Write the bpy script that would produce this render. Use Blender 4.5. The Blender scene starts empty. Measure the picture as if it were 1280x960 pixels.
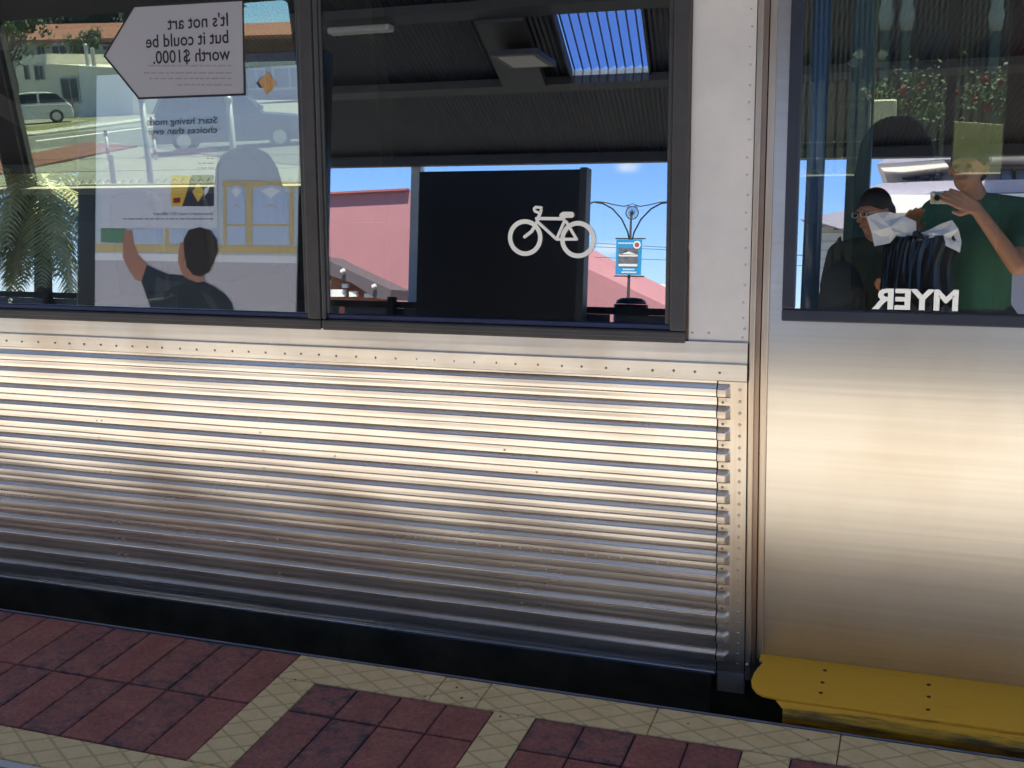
import bpy, bmesh, math, random
import numpy as np
from mathutils import Vector, Matrix, noise
random.seed(7)
# ------------------------------------------------------------------ camera, sky, sun, exposure
S = bpy.context.scene
EYE = np.array([0.0, -2.75, 1.5])
F = 1428.51
R = np.array([[0.93899354, -0.04885626, 0.34044705],
              [0.34137581, 0.25291647, -0.90526008],
              [-0.04187704, 0.96625376, 0.25416528]])
cd = bpy.data.cameras.new('camera'); cam = bpy.data.objects.new('camera', cd)
S.collection.objects.link(cam); S.camera = cam
cd.sensor_width = 36; cd.lens = F/1280*36; cd.clip_start = 0.01; cd.clip_end = 3000
M4 = Matrix.Identity(4)
for i in range(3):
    for j in range(3): M4[i][j] = R[i][j]
    M4[i][3] = EYE[i]
cam.matrix_world = M4
SUN_EL, SUN_AZ = math.radians(63.5), math.radians(14)       # azimuth measured from +y towards +x
w = bpy.data.worlds.new('World'); S.world = w; w.use_nodes = True
nt = w.node_tree; nt.nodes.clear()
sky = nt.nodes.new('ShaderNodeTexSky'); sky.sky_type = 'NISHITA'; sky.sun_disc = False
sky.sun_elevation = SUN_EL; sky.sun_rotation = SUN_AZ; sky.air_density = 1.0; sky.dust_density = 0.0; sky.ozone_density = 4.0; sky.altitude = 800
bg = nt.nodes.new('ShaderNodeBackground'); bg.inputs[1].default_value = 0.10
out = nt.nodes.new('ShaderNodeOutputWorld')
tc = nt.nodes.new('ShaderNodeTexCoord'); mp = nt.nodes.new('ShaderNodeMapping'); mp.inputs['Scale'].default_value = (1, 1, 3.2)
nz = nt.nodes.new('ShaderNodeTexNoise'); nz.inputs['Scale'].default_value = 7.0; nz.inputs['Detail'].default_value = 8
rp = nt.nodes.new('ShaderNodeValToRGB'); rp.color_ramp.elements[0].position = 0.60; rp.color_ramp.elements[1].position = 0.80
mx = nt.nodes.new('ShaderNodeMix'); mx.data_type = 'RGBA'
mx.inputs['B'].default_value = (6.5, 6.8, 7.2, 1)
L = nt.links.new
L(tc.outputs['Generated'], mp.inputs[0]); L(mp.outputs[0], nz.inputs[0]); L(nz.outputs[0], rp.inputs[0])
L(rp.outputs[0], mx.inputs['Factor']); L(sky.outputs[0], mx.inputs['A']); tn = nt.nodes.new('ShaderNodeMix'); tn.data_type = 'RGBA'; tn.blend_type = 'MULTIPLY'; tn.inputs['Factor'].default_value = 1.0; 
sz_ = nt.nodes.new('ShaderNodeSeparateXYZ'); nt.links.new(tc.outputs['Generated'], sz_.inputs[0])
tr = nt.nodes.new('ShaderNodeValToRGB'); nt.links.new(sz_.outputs[2], tr.inputs[0]); tr.color_ramp.elements[0].position = 0.0; tr.color_ramp.elements[1].position = 0.55
tr.color_ramp.elements[0].color = (0.60, 0.74, 1.12, 1); tr.color_ramp.elements[1].color = (1.04, 0.97, 0.88, 1)
e2 = tr.color_ramp.elements.new(0.16); e2.color = (0.58, 0.78, 1.20, 1)
nt.links.new(tr.outputs[0], tn.inputs['B'])
cloud = None
for d0, rad in (((-0.250, -0.9595, 0.1300), 0.020), ((-0.2646, -0.9625, 0.0602), 0.022)):
    vm = nt.nodes.new('ShaderNodeVectorMath'); vm.operation = 'SUBTRACT'; nt.links.new(tc.outputs['Generated'], vm.inputs[0]); vm.inputs[1].default_value = d0
    vs_ = nt.nodes.new('ShaderNodeVectorMath'); vs_.operation = 'MULTIPLY'; nt.links.new(vm.outputs[0], vs_.inputs[0]); vs_.inputs[1].default_value = (1, 1, 2.2)
    vl = nt.nodes.new('ShaderNodeVectorMath'); vl.operation = 'LENGTH'; nt.links.new(vs_.outputs[0], vl.inputs[0])
    nn2 = nt.nodes.new('ShaderNodeTexNoise'); nn2.inputs['Scale'].default_value = 60; nn2.inputs['Detail'].default_value = 6; nt.links.new(tc.outputs['Generated'], nn2.inputs[0])
    m1 = nt.nodes.new('ShaderNodeMath'); m1.operation = 'MULTIPLY_ADD'; nt.links.new(nn2.outputs[0], m1.inputs[0]); m1.inputs[1].default_value = -0.022; nt.links.new(vl.outputs['Value'], m1.inputs[2])
    mr_ = nt.nodes.new('ShaderNodeMapRange'); mr_.interpolation_type = 'SMOOTHSTEP'; nt.links.new(m1.outputs[0], mr_.inputs[0]); mr_.inputs['From Min'].default_value = rad-.014; mr_.inputs['From Max'].default_value = -0.010; mr_.inputs['To Min'].default_value = 0; mr_.inputs['To Max'].default_value = 0.6
    mr_.clamp = True
    if cloud is None: cloud = mr_.outputs[0]
    else:
        ad_ = nt.nodes.new('ShaderNodeMath'); ad_.operation = 'MAXIMUM'; nt.links.new(cloud, ad_.inputs[0]); nt.links.new(mr_.outputs[0], ad_.inputs[1]); cloud = ad_.outputs[0]
cm = nt.nodes.new('ShaderNodeMix'); cm.data_type = 'RGBA'; cm.inputs['B'].default_value = (6.5, 6.8, 7.4, 1); nt.links.new(cloud, cm.inputs['Factor'])

L(mx.outputs['Result'], tn.inputs['A']); L(tn.outputs['Result'], cm.inputs['A']); L(cm.outputs['Result'], bg.inputs[0]); L(bg.outputs[0], out.inputs[0])
sl = bpy.data.lights.new('sun', 'SUN'); sun = bpy.data.objects.new('sun', sl); S.collection.objects.link(sun)
sl.energy = 5.0; sl.angle = math.radians(0.5); sl.color = (1.0, 0.95, 0.87)
sd = Vector((math.sin(SUN_AZ)*math.cos(SUN_EL), math.cos(SUN_AZ)*math.cos(SUN_EL), math.sin(SUN_EL)))
sun.rotation_euler = sd.to_track_quat('Z', 'Y').to_euler()
S.view_settings.view_transform = 'Standard'; S.view_settings.look = 'None'
S.view_settings.gamma = 1.0; S.view_settings.exposure = 1.72
S.render.resolution_x = 1024; S.render.resolution_y = 768
try:
    S.cycles.max_bounces = 12; S.cycles.transparent_max_bounces = 16; S.cycles.glossy_bounces = 6
except Exception: pass

# ------------------------------------------------------------------ geometry of the place: rays, car-side plane, mirror image
TILT = math.radians(6); HZ = 0.80                         # the car side leans in by 6 degrees above z = 0.8
GN = np.array([0, -math.cos(TILT), math.sin(TILT)])
GP = np.array([0, 0, HZ])
def ray(px, py):
    v = R @ np.array([(px-640)/F, -(py-480)/F, -1.0]); return v/np.linalg.norm(v)
def hy(px, py, Y):
    r = ray(px, py); return EYE + r*(Y-EYE[1])/r[1]
def hz(px, py, Z):
    r = ray(px, py); return EYE + r*(Z-EYE[2])/r[2]
def hg(px, py):
    r = ray(px, py); return EYE + r*np.dot(GP-EYE, GN)/np.dot(r, GN)
def uv(px, py):                                           # car-side plane coordinates: u along, v up the slope
    p = hg(px, py); return (p[0], (p[2]-HZ)/math.cos(TILT))
def G(u, v, off=0.0):
    return Vector((u, v*math.sin(TILT)-off*math.cos(TILT), HZ+v*math.cos(TILT)+off*math.sin(TILT)))
def rr(px, py):
    g = hg(px, py); r = ray(px, py); return g, r-2*np.dot(r, GN)*GN
def rf(px, py, Y):                                        # where the mirrored sight line meets the upright plane y = Y
    g, r = rr(px, py); return Vector(g+r*(Y-g[1])/r[1])
def rpl(px, py, P, N):
    g, r = rr(px, py); N = np.array(N); return Vector(g+r*np.dot(np.array(P)-g, N)/np.dot(r, N))
def gz(y):                                                # ground height beyond the track
    return float(np.interp(y, [4.4, 24, 44, 90, 900], [-0.45, -0.12, 0.62, 0.9, 1.1]))
def gr(px, py):                                           # sight line meets that ground
    r = ray(px, py); lo, hi = 5.0, 400.0
    for _ in range(60):
        m = (lo+hi)/2; p = EYE+r*(m-EYE[1])/r[1]
        if p[2] > gz(m): lo = m
        else: hi = m
    return Vector(p)

# ------------------------------------------------------------------ materials
MATS = {}
def mat(name, col, rough=0.6, metal=0.0, var=0.0, vscale=8.0, bump=0.0, bscale=60.0, stretch=(1, 1, 1), col2=None, spec=0.5, coat=0.0):
    if name in MATS: return MATS[name]
    m = bpy.data.materials.new(name); m.use_nodes = True; n = m.node_tree.nodes; l = m.node_tree.links.new
    b = n['Principled BSDF']; b.inputs['Roughness'].default_value = rough; b.inputs['Metallic'].default_value = metal
    b.inputs['Specular IOR Level'].default_value = spec; b.inputs['Coat Weight'].default_value = coat
    b.inputs['Base Color'].default_value = (*col, 1)
    t = n.new('ShaderNodeTexCoord'); mp = n.new('ShaderNodeMapping'); mp.inputs['Scale'].default_value = stretch; l(t.outputs['Object'], mp.inputs[0])
    if var > 0:
        nz = n.new('ShaderNodeTexNoise'); nz.inputs['Scale'].default_value = vscale; nz.inputs['Detail'].default_value = 6; nz.inputs['Roughness'].default_value = 0.65
        l(mp.outputs[0], nz.inputs[0])
        r = n.new('ShaderNodeValToRGB'); r.color_ramp.elements[0].position = 0.3; r.color_ramp.elements[1].position = 0.7
        c2 = col2 or tuple(min(1, c*(1+var)) for c in col); c1 = col if col2 else tuple(c*(1-var) for c in col)
        r.color_ramp.elements[0].color = (*c1, 1); r.color_ramp.elements[1].color = (*c2, 1)
        l(nz.outputs[0], r.inputs[0]); l(r.outputs[0], b.inputs['Base Color'])
        mr = n.new('ShaderNodeMapRange'); mr.inputs['To Min'].default_value = max(0.03, rough*0.82); mr.inputs['To Max'].default_value = min(1, rough*1.2)
        l(nz.outputs[0], mr.inputs[0]); l(mr.outputs[0], b.inputs['Roughness'])
    if bump > 0:
        nb = n.new('ShaderNodeTexNoise'); nb.inputs['Scale'].default_value = bscale; nb.inputs['Detail'].default_value = 5; l(mp.outputs[0], nb.inputs[0])
        bp = n.new('ShaderNodeBump'); bp.inputs['Strength'].default_value = bump; bp.inputs['Distance'].default_value = 0.01
        l(nb.outputs[0], bp.inputs['Height']); l(bp.outputs[0], b.inputs['Normal'])
    MATS[name] = m; return m
def glass_mat(name, refl, tint, rough=0.0):
    m = bpy.data.materials.new(name); m.use_nodes = True; n = m.node_tree.nodes; n.clear(); l = m.node_tree.links.new
    o = n.new('ShaderNodeOutputMaterial'); t = n.new('ShaderNodeBsdfTransparent'); t.inputs[0].default_value = (*tint, 1)
    g = n.new('ShaderNodeBsdfGlossy'); g.inputs['Roughness'].default_value = rough; g.inputs[0].default_value = (1, 1, 1, 1)
    x = n.new('ShaderNodeMixShader'); x.inputs[0].default_value = refl
    l(t.outputs[0], x.inputs[1]); l(g.outputs[0], x.inputs[2]); l(x.outputs[0], o.inputs[0]); MATS[name] = m; return m
def steel_mat(name, col, rough, streak=0.12, grime=0.35, bump=0.06, metal=1.0, axis='h', rv=(0.7, 1.35)):
    m = bpy.data.materials.new(name); m.use_nodes = True; n = m.node_tree.nodes; l = m.node_tree.links.new
    b = n['Principled BSDF']; b.inputs['Metallic'].default_value = metal
    t = n.new('ShaderNodeTexCoord')
    def noise_(sc, st, det=5):
        mp = n.new('ShaderNodeMapping'); mp.inputs['Scale'].default_value = st; l(t.outputs['Object'], mp.inputs[0])
        z = n.new('ShaderNodeTexNoise'); z.inputs['Scale'].default_value = sc; z.inputs['Detail'].default_value = det; l(mp.outputs[0], z.inputs[0]); return z.outputs[0]
    st = noise_(90, (0.012, 1, 1) if axis == 'h' else (1, 1, 0.012)); cl = noise_(3.0, (1, 1, 0.8), 8)
    r1 = n.new('ShaderNodeValToRGB'); r1.color_ramp.elements[0].position = 0.35; r1.color_ramp.elements[1].position = 0.68
    r1.color_ramp.elements[0].color = (*[c*(1-streak) for c in col], 1); r1.color_ramp.elements[1].color = (*col, 1); l(st, r1.inputs[0])
    r2 = n.new('ShaderNodeValToRGB'); r2.color_ramp.elements[0].position = 0.28; r2.color_ramp.elements[1].position = 0.52
    r2.color_ramp.elements[0].color = (0.74, 0.64, 0.52, 1); r2.color_ramp.elements[1].color = (1, 1, 1, 1); l(cl, r2.inputs[0])
    mx = n.new('ShaderNodeMix'); mx.data_type = 'RGBA'; mx.blend_type = 'MULTIPLY'; mx.inputs['Factor'].default_value = grime
    l(r1.outputs[0], mx.inputs['A']); l(r2.outputs[0], mx.inputs['B']); l(mx.outputs['Result'], b.inputs['Base Color'])
    mr = n.new('ShaderNodeMapRange'); mr.inputs['To Min'].default_value = rough*rv[0]; mr.inputs['To Max'].default_value = rough*rv[1]
    wide = noise_(5.0, (0.10, 1, 1) if axis == 'h' else (1, 1, 0.1), 9)
    l(wide, mr.inputs[0]); l(mr.outputs[0], b.inputs['Roughness'])
    bp = n.new('ShaderNodeBump'); bp.inputs['Strength'].default_value = bump; bp.inputs['Distance'].default_value = 0.004
    l(st, bp.inputs['Height']); l(bp.outputs[0], b.inputs['Normal'])
    MATS[name] = m; return m
glass_mat('window_glass', 0.30, (0.79, 0.81, 0.72))
glass_mat('far_glass', 0.06, (0.84, 0.88, 0.84))
def sky_sheet():
    m = bpy.data.materials.new('skylight_sheet'); m.use_nodes = True; n = m.node_tree.nodes; n.clear(); l = m.node_tree.links.new
    o = n.new('ShaderNodeOutputMaterial'); t = n.new('ShaderNodeBsdfTransparent'); t.inputs[0].default_value = (0.34, 0.46, 0.80, 1)
    g = n.new('ShaderNodeBsdfTranslucent'); g.inputs[0].default_value = (0.07, 0.15, 0.42, 1)
    x = n.new('ShaderNodeMixShader'); x.inputs[0].default_value = 0.42
    l(t.outputs[0], x.inputs[1]); l(g.outputs[0], x.inputs[2]); l(x.outputs[0], o.inputs[0]); MATS['skylight_sheet'] = m
sky_sheet()
glass_mat('car_window', 0.35, (0.25, 0.28, 0.28), 0.02)
steel_mat('ribbed_steel', (0.74, 0.69, 0.64), 0.27, bump=0.04, grime=0.4, metal=0.88, rv=(0.9, 1.12))
steel_mat('belt_steel', (0.80, 0.75, 0.67), 0.42, grime=0.8, metal=0.8)
steel_mat('door_steel', (0.67, 0.625, 0.55), 0.32, streak=0.08, bump=0.025, metal=0.93, rv=(0.86, 1.15), grime=0.4)
steel_mat('trim_steel', (0.40, 0.29, 0.22), 0.36, grime=0.7, axis='v', metal=0.8)
steel_mat('tan_steel', (0.66, 0.55, 0.44), 0.36, grime=0.7, axis='v', metal=0.85)
K = dict(
 pillar=mat('pillar_paint', (0.76, 0.71, 0.65), 0.42, metal=0.35, var=0.08, vscale=5, bump=0.03),
 frame=mat('bronze_frame', (0.065, 0.060, 0.057), 0.42, metal=0.3, var=0.15, vscale=12),
 rubber=mat('rubber', (0.018, 0.018, 0.020), 0.45, var=0.2),
 bluerefl=mat('blue_reflection_seal', (0.012, 0.020, 0.065), 0.35, var=0.2),  # reflected blue along the sill, put into the seal's own colour
 navy=mat('navy_gasket', (0.025, 0.030, 0.045), 0.38, var=0.2),
 black=mat('black_paint', (0.010, 0.010, 0.012), 0.7),
 blacks=mat('black_gloss', (0.010, 0.010, 0.012), 0.2),
 under=mat('underframe_grime', (0.11, 0.10, 0.075), 0.9, var=0.4, vscale=6),
 dark=mat('dark_interior', (0.035, 0.035, 0.04), 0.6, var=0.1),
 white=mat('white_vinyl', (0.82, 0.81, 0.76), 0.5, var=0.03, vscale=30),
 rivet=mat('rivet', (0.30, 0.22, 0.15), 0.45, metal=0.8),
 dent=mat('spot_weld', (0.62, 0.56, 0.48), 0.35, metal=1.0),
 rust=mat('rust_stain', (0.16, 0.085, 0.045), 0.8, var=0.4, vscale=60),
 screw=mat('screw', (0.03, 0.025, 0.015), 0.5, metal=0.6),
 concrete=mat('concrete', (0.34, 0.33, 0.31), 0.9, var=0.12, vscale=4, bump=0.2),
 ballast=mat('ballast', (0.06, 0.055, 0.05), 0.95, var=0.5, vscale=30, bump=0.6, bscale=40),
 asphalt=mat('asphalt', (0.17, 0.17, 0.16), 0.9, var=0.15, vscale=3, bump=0.2),
 canopy=mat('canopy_sheet', (0.030, 0.030, 0.050), 0.55, var=0.12, vscale=2),
 beam=mat('canopy_beam', (0.055, 0.053, 0.060), 0.5, var=0.12, vscale=3),
 cream=mat('cream_paint', (0.72, 0.66, 0.52), 0.6, var=0.06),
 green=mat('dark_green_paint', (0.02, 0.05, 0.045), 0.35, var=0.2),
 pink=mat('salmon_roof', (0.44, 0.20, 0.22), 0.75, var=0.07, vscale=0.8, bump=0.05),
 brick=mat('red_brick', (0.30, 0.12, 0.08), 0.85, var=0.25, vscale=20),
 galv=mat('galvanised', (0.42, 0.44, 0.47), 0.45, metal=0.4, var=0.12, vscale=9),
 silver=mat('silver', (0.65, 0.62, 0.58), 0.3, metal=0.9),
 bcream=mat('render_cream', (0.78, 0.74, 0.64), 0.8, var=0.07, vscale=1.2),
 bgrey=mat('render_grey', (0.40, 0.42, 0.42), 0.8, var=0.07, vscale=1.2),
 bviolet=mat('balcony_grey', (0.40, 0.38, 0.46), 0.6, var=0.05),
 wglass=mat('building_glass', (0.03, 0.035, 0.05), 0.08),
 bluepan=mat('blue_panel', (0.04, 0.09, 0.17), 0.22, var=0.2, vscale=3, stretch=(1, 1, .2)),
 yellow=mat('rail_yellow', (0.62, 0.42, 0.03), 0.35),
 leaf=mat('leaf', (0.05, 0.10, 0.025), 0.6, var=0.5, vscale=2),
 leafd=mat('leaf_dark', (0.025, 0.055, 0.025), 0.7, var=0.5, vscale=2),
 palm=mat('palm_leaf', (0.20, 0.26, 0.07), 0.32, var=0.5, vscale=3.5, col2=(0.70, 0.72, 0.42)),
 bark=mat('bark', (0.13, 0.09, 0.06), 0.9, var=0.4, vscale=20, bump=0.5),
 grass=mat('grass', (0.16, 0.17, 0.05), 0.9, var=0.4, vscale=3),
 redflower=mat('rose_red', (0.25, 0.012, 0.02), 0.6),
 skin=mat('skin', (0.42, 0.20, 0.12), 0.5, var=0.12, vscale=30),
 hair=mat('hair_dark', (0.018, 0.012, 0.009), 0.6, var=0.3, vscale=40),
 tgreen=mat('green_cotton', (0.025, 0.11, 0.065), 0.85, var=0.18, vscale=7, bump=0.6, bscale=9),
 tdark=mat('dark_cotton', (0.025, 0.03, 0.035), 0.85, var=0.1),
 tolive=mat('olive_cotton', (0.045, 0.05, 0.03), 0.85, var=0.2, bump=0.5, bscale=9),
 paper=mat('paper', (0.78, 0.78, 0.80), 0.6),
 bag=mat('black_plastic', (0.012, 0.013, 0.016), 0.16),
 seat=mat('seat_moquette', (0.012, 0.013, 0.02), 0.8, var=0.3, vscale=60),
 lampglass=mat('lens_frosted', (0.5, 0.48, 0.46), 0.4),
)
def yellow_worn():
    m = bpy.data.materials.new('step_yellow'); m.use_nodes = True; n = m.node_tree.nodes; l = m.node_tree.links.new
    b = n['Principled BSDF']; b.inputs['Roughness'].default_value = 0.5
    t = n.new('ShaderNodeTexCoord'); mp = n.new('ShaderNodeMapping'); mp.inputs['Scale'].default_value = (2.5, 30, 30); l(t.outputs['Object'], mp.inputs[0])
    z = n.new('ShaderNodeTexNoise'); z.inputs['Scale'].default_value = 2.2; z.inputs['Detail'].default_value = 9; z.inputs['Roughness'].default_value = 0.7; l(mp.outputs[0], z.inputs[0])
    sep = n.new('ShaderNodeSeparateXYZ'); l(t.outputs['Object'], sep.inputs[0])
    mr = n.new('ShaderNodeMapRange'); mr.inputs['From Min'].default_value = 0.026; mr.inputs['From Max'].default_value = 0.004; mr.inputs['To Min'].default_value = 0; mr.inputs['To Max'].default_value = 0.20
    l(sep.outputs[2], mr.inputs[0])
    ad = n.new('ShaderNodeMath'); ad.operation = 'ADD'; l(z.outputs[0], ad.inputs[0]); l(mr.outputs[0], ad.inputs[1])
    r = n.new('ShaderNodeValToRGB'); r.color_ramp.elements[0].position = 0.60; r.color_ramp.elements[1].position = 0.80
    r.color_ramp.elements[0].color = (0.95, 0.45, 0.02, 1); r.color_ramp.elements[1].color = (0.16, 0.09, 0.03, 1); l(ad.outputs[0], r.inputs[0]); l(r.outputs[0], b.inputs['Base Color'])
    MATS['step_yellow'] = m
yellow_worn()
def tile_mat():
    m = bpy.data.materials.new('cream_tile'); m.use_nodes = True; n = m.node_tree.nodes; l = m.node_tree.links.new
    b = n['Principled BSDF']; b.inputs['Roughness'].default_value = 0.72
    t = n.new('ShaderNodeTexCoord'); sep = n.new('ShaderNodeSeparateXYZ'); l(t.outputs['Object'], sep.inputs[0])
    def mth(op, a, c):
        k = n.new('ShaderNodeMath'); k.operation = op
        for i, v in enumerate((a, c)):
            if v is None: continue
            if isinstance(v, (int, float)): k.inputs[i].default_value = v
            else: l(v, k.inputs[i])
        return k.outputs[0]
    X, Y = sep.outputs[0], sep.outputs[1]; xs = mth('MULTIPLY', X, 0.62)
    def line(sgn):
        s = mth('ADD', xs, Y) if sgn > 0 else mth('SUBTRACT', xs, Y)
        f = mth('FRACT', mth('MULTIPLY', mth('ADD', s, 10.0), 1/0.066), None)
        d = mth('ABSOLUTE', mth('SUBTRACT', f, 0.5), None)
        return mth('LESS_THAN', d, 0.055)
    ln = mth('MAXIMUM', line(1), line(-1))
    z = n.new('ShaderNodeTexNoise'); z.inputs['Scale'].default_value = 16; z.inputs['Detail'].default_value = 12; z.inputs['Roughness'].default_value = 0.78; l(t.outputs['Object'], z.inputs[0])
    r = n.new('ShaderNodeValToRGB'); r.color_ramp.elements[0].position = 0.3; r.color_ramp.elements[1].position = 0.7
    r.color_ramp.elements[0].color = (0.72, 0.47, 0.19, 1); r.color_ramp.elements[1].color = (0.88, 0.63, 0.31, 1); l(z.outputs[0], r.inputs[0])
    mx = n.new('ShaderNodeMix'); mx.data_type = 'RGBA'; l(mth('MULTIPLY', ln, 0.45), mx.inputs['Factor']); l(r.outputs[0], mx.inputs['A']); mx.inputs['B'].default_value = (0.36, 0.20, 0.08, 1)
    l(mx.outputs['Result'], b.inputs['Base Color'])
    bp = n.new('ShaderNodeBump'); bp.inputs['Strength'].default_value = 0.5; bp.inputs['Distance'].default_value = 0.002
    l(mth('SUBTRACT', mth('MULTIPLY', z.outputs[0], 0.4), ln), bp.inputs['Height']); l(bp.outputs[0], b.inputs['Normal'])
    MATS['cream_tile'] = m
tile_mat()
def brick_mat():
    m = bpy.data.materials.new('paving_brick'); m.use_nodes = True; n = m.node_tree.nodes; l = m.node_tree.links.new
    b = n['Principled BSDF']; b.inputs['Roughness'].default_value = 0.62
    at = n.new('ShaderNodeAttribute'); at.attribute_name = 'tone'; ed = n.new('ShaderNodeAttribute'); ed.attribute_name = 'edge'
    t = n.new('ShaderNodeTexCoord')
    def nz(sc, det=8, ro=.65):
        z = n.new('ShaderNodeTexNoise'); z.inputs['Scale'].default_value = sc; z.inputs['Detail'].default_value = det; z.inputs['Roughness'].default_value = ro; l(t.outputs['Object'], z.inputs[0]); return z.outputs[0]
    def mth(op, a, c, cl=False):
        k = n.new('ShaderNodeMath'); k.operation = op; k.use_clamp = cl
        for i, v in enumerate((a, c)):
            if isinstance(v, (int, float)): k.inputs[i].default_value = v
            else: l(v, k.inputs[i])
        return k.outputs[0]
    def ramp(v, p0, p1, c0, c1):
        r = n.new('ShaderNodeValToRGB'); r.color_ramp.elements[0].position = p0; r.color_ramp.elements[1].position = p1; r.color_ramp.elements[0].color = (*c0, 1); r.color_ramp.elements[1].color = (*c1, 1); l(v, r.inputs[0]); return r.outputs[0]
    def mix(f, a, c):
        x = n.new('ShaderNodeMix'); x.data_type = 'RGBA'; l(f, x.inputs['Factor']); l(a, x.inputs['A'])
        if isinstance(c, tuple): x.inputs['B'].default_value = (*c, 1)
        else: l(c, x.inputs['B'])
        return x.outputs['Result']
    base = ramp(nz(9), .3, .72, (0.24, 0.062, 0.044), (0.40, 0.135, 0.088))
    base = mix(mth('MULTIPLY', at.outputs['Fac'], 0.30, True), base, (0.20, 0.085, 0.075))
    burn = mth('MULTIPLY', mth('SUBTRACT', mth('ADD', nz(26), mth('MULTIPLY', ed.outputs['Fac'], 0.16)), 0.56, True), mth('MULTIPLY', at.outputs['Fac'], 5.5), True)
    base = mix(burn, base, (0.085, 0.048, 0.052))
    grit = ramp(nz(75, 6, .8), .36, .66, (0.68, 0.64, 0.64), (1.55, 1.55, 1.60)); gm = n.new('ShaderNodeMix'); gm.data_type = 'RGBA'; gm.blend_type = 'MULTIPLY'; gm.inputs['Factor'].default_value = 0.9; l(base, gm.inputs['A']); l(grit, gm.inputs['B']); base = gm.outputs['Result']
    speck = ramp(nz(330, 3, .5), .30, .37, (1, 1, 1), (0, 0, 0)); base = mix(speck, base, (0.05, 0.03, 0.03))
    light = ramp(nz(240, 2, .5), .70, .76, (0, 0, 0), (1, 1, 1)); base = mix(light, base, (0.50, 0.30, 0.22))
    l(base, b.inputs['Base Color'])
    bp = n.new('ShaderNodeBump'); bp.inputs['Strength'].default_value = 0.7; bp.inputs['Distance'].default_value = 0.003; l(nz(170, 5), bp.inputs['Height']); l(bp.outputs[0], b.inputs['Normal'])
    MATS['paving_brick'] = m
brick_mat()
def far_paving():
    m = bpy.data.materials.new('platform_paving'); m.use_nodes = True; n = m.node_tree.nodes; l = m.node_tree.links.new
    b = n['Principled BSDF']; b.inputs['Roughness'].default_value = 0.75
    t = n.new('ShaderNodeTexCoord'); br = n.new('ShaderNodeTexBrick'); l(t.outputs['Object'], br.inputs[0])
    br.inputs['Scale'].default_value = 1; br.inputs['Brick Width'].default_value = 0.25; br.inputs['Row Height'].default_value = 0.12; br.inputs['Mortar Size'].default_value = 0.004
    br.inputs['Color1'].default_value = (0.64, 0.60, 0.53, 1); br.inputs['Color2'].default_value = (0.56, 0.515, 0.45, 1); br.inputs['Mortar'].default_value = (0.2, 0.17, 0.14, 1)
    l(br.outputs[0], b.inputs['Base Color']); MATS['platform_paving'] = m
far_paving()
def MT(k): return K[k] if k in K else MATS[k]

# ------------------------------------------------------------------ mesh helpers
def dots(name, m, par, pts, rad, n=8, k=5):              # one small mesh, copied to every point
    b_ = MB(); b_.ball((0, 0, 0), rad, n, k); me = b_.mesh(name); me.materials.append(MT(m) if isinstance(m, str) else m)
    for p in me.polygons: p.use_smooth = True
    for p in pts:
        o = bpy.data.objects.new(name, me); COL.objects.link(o); o.parent = par; o.location = V3(p)-(wl(par) if par.type == 'EMPTY' else wl(par))

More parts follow.
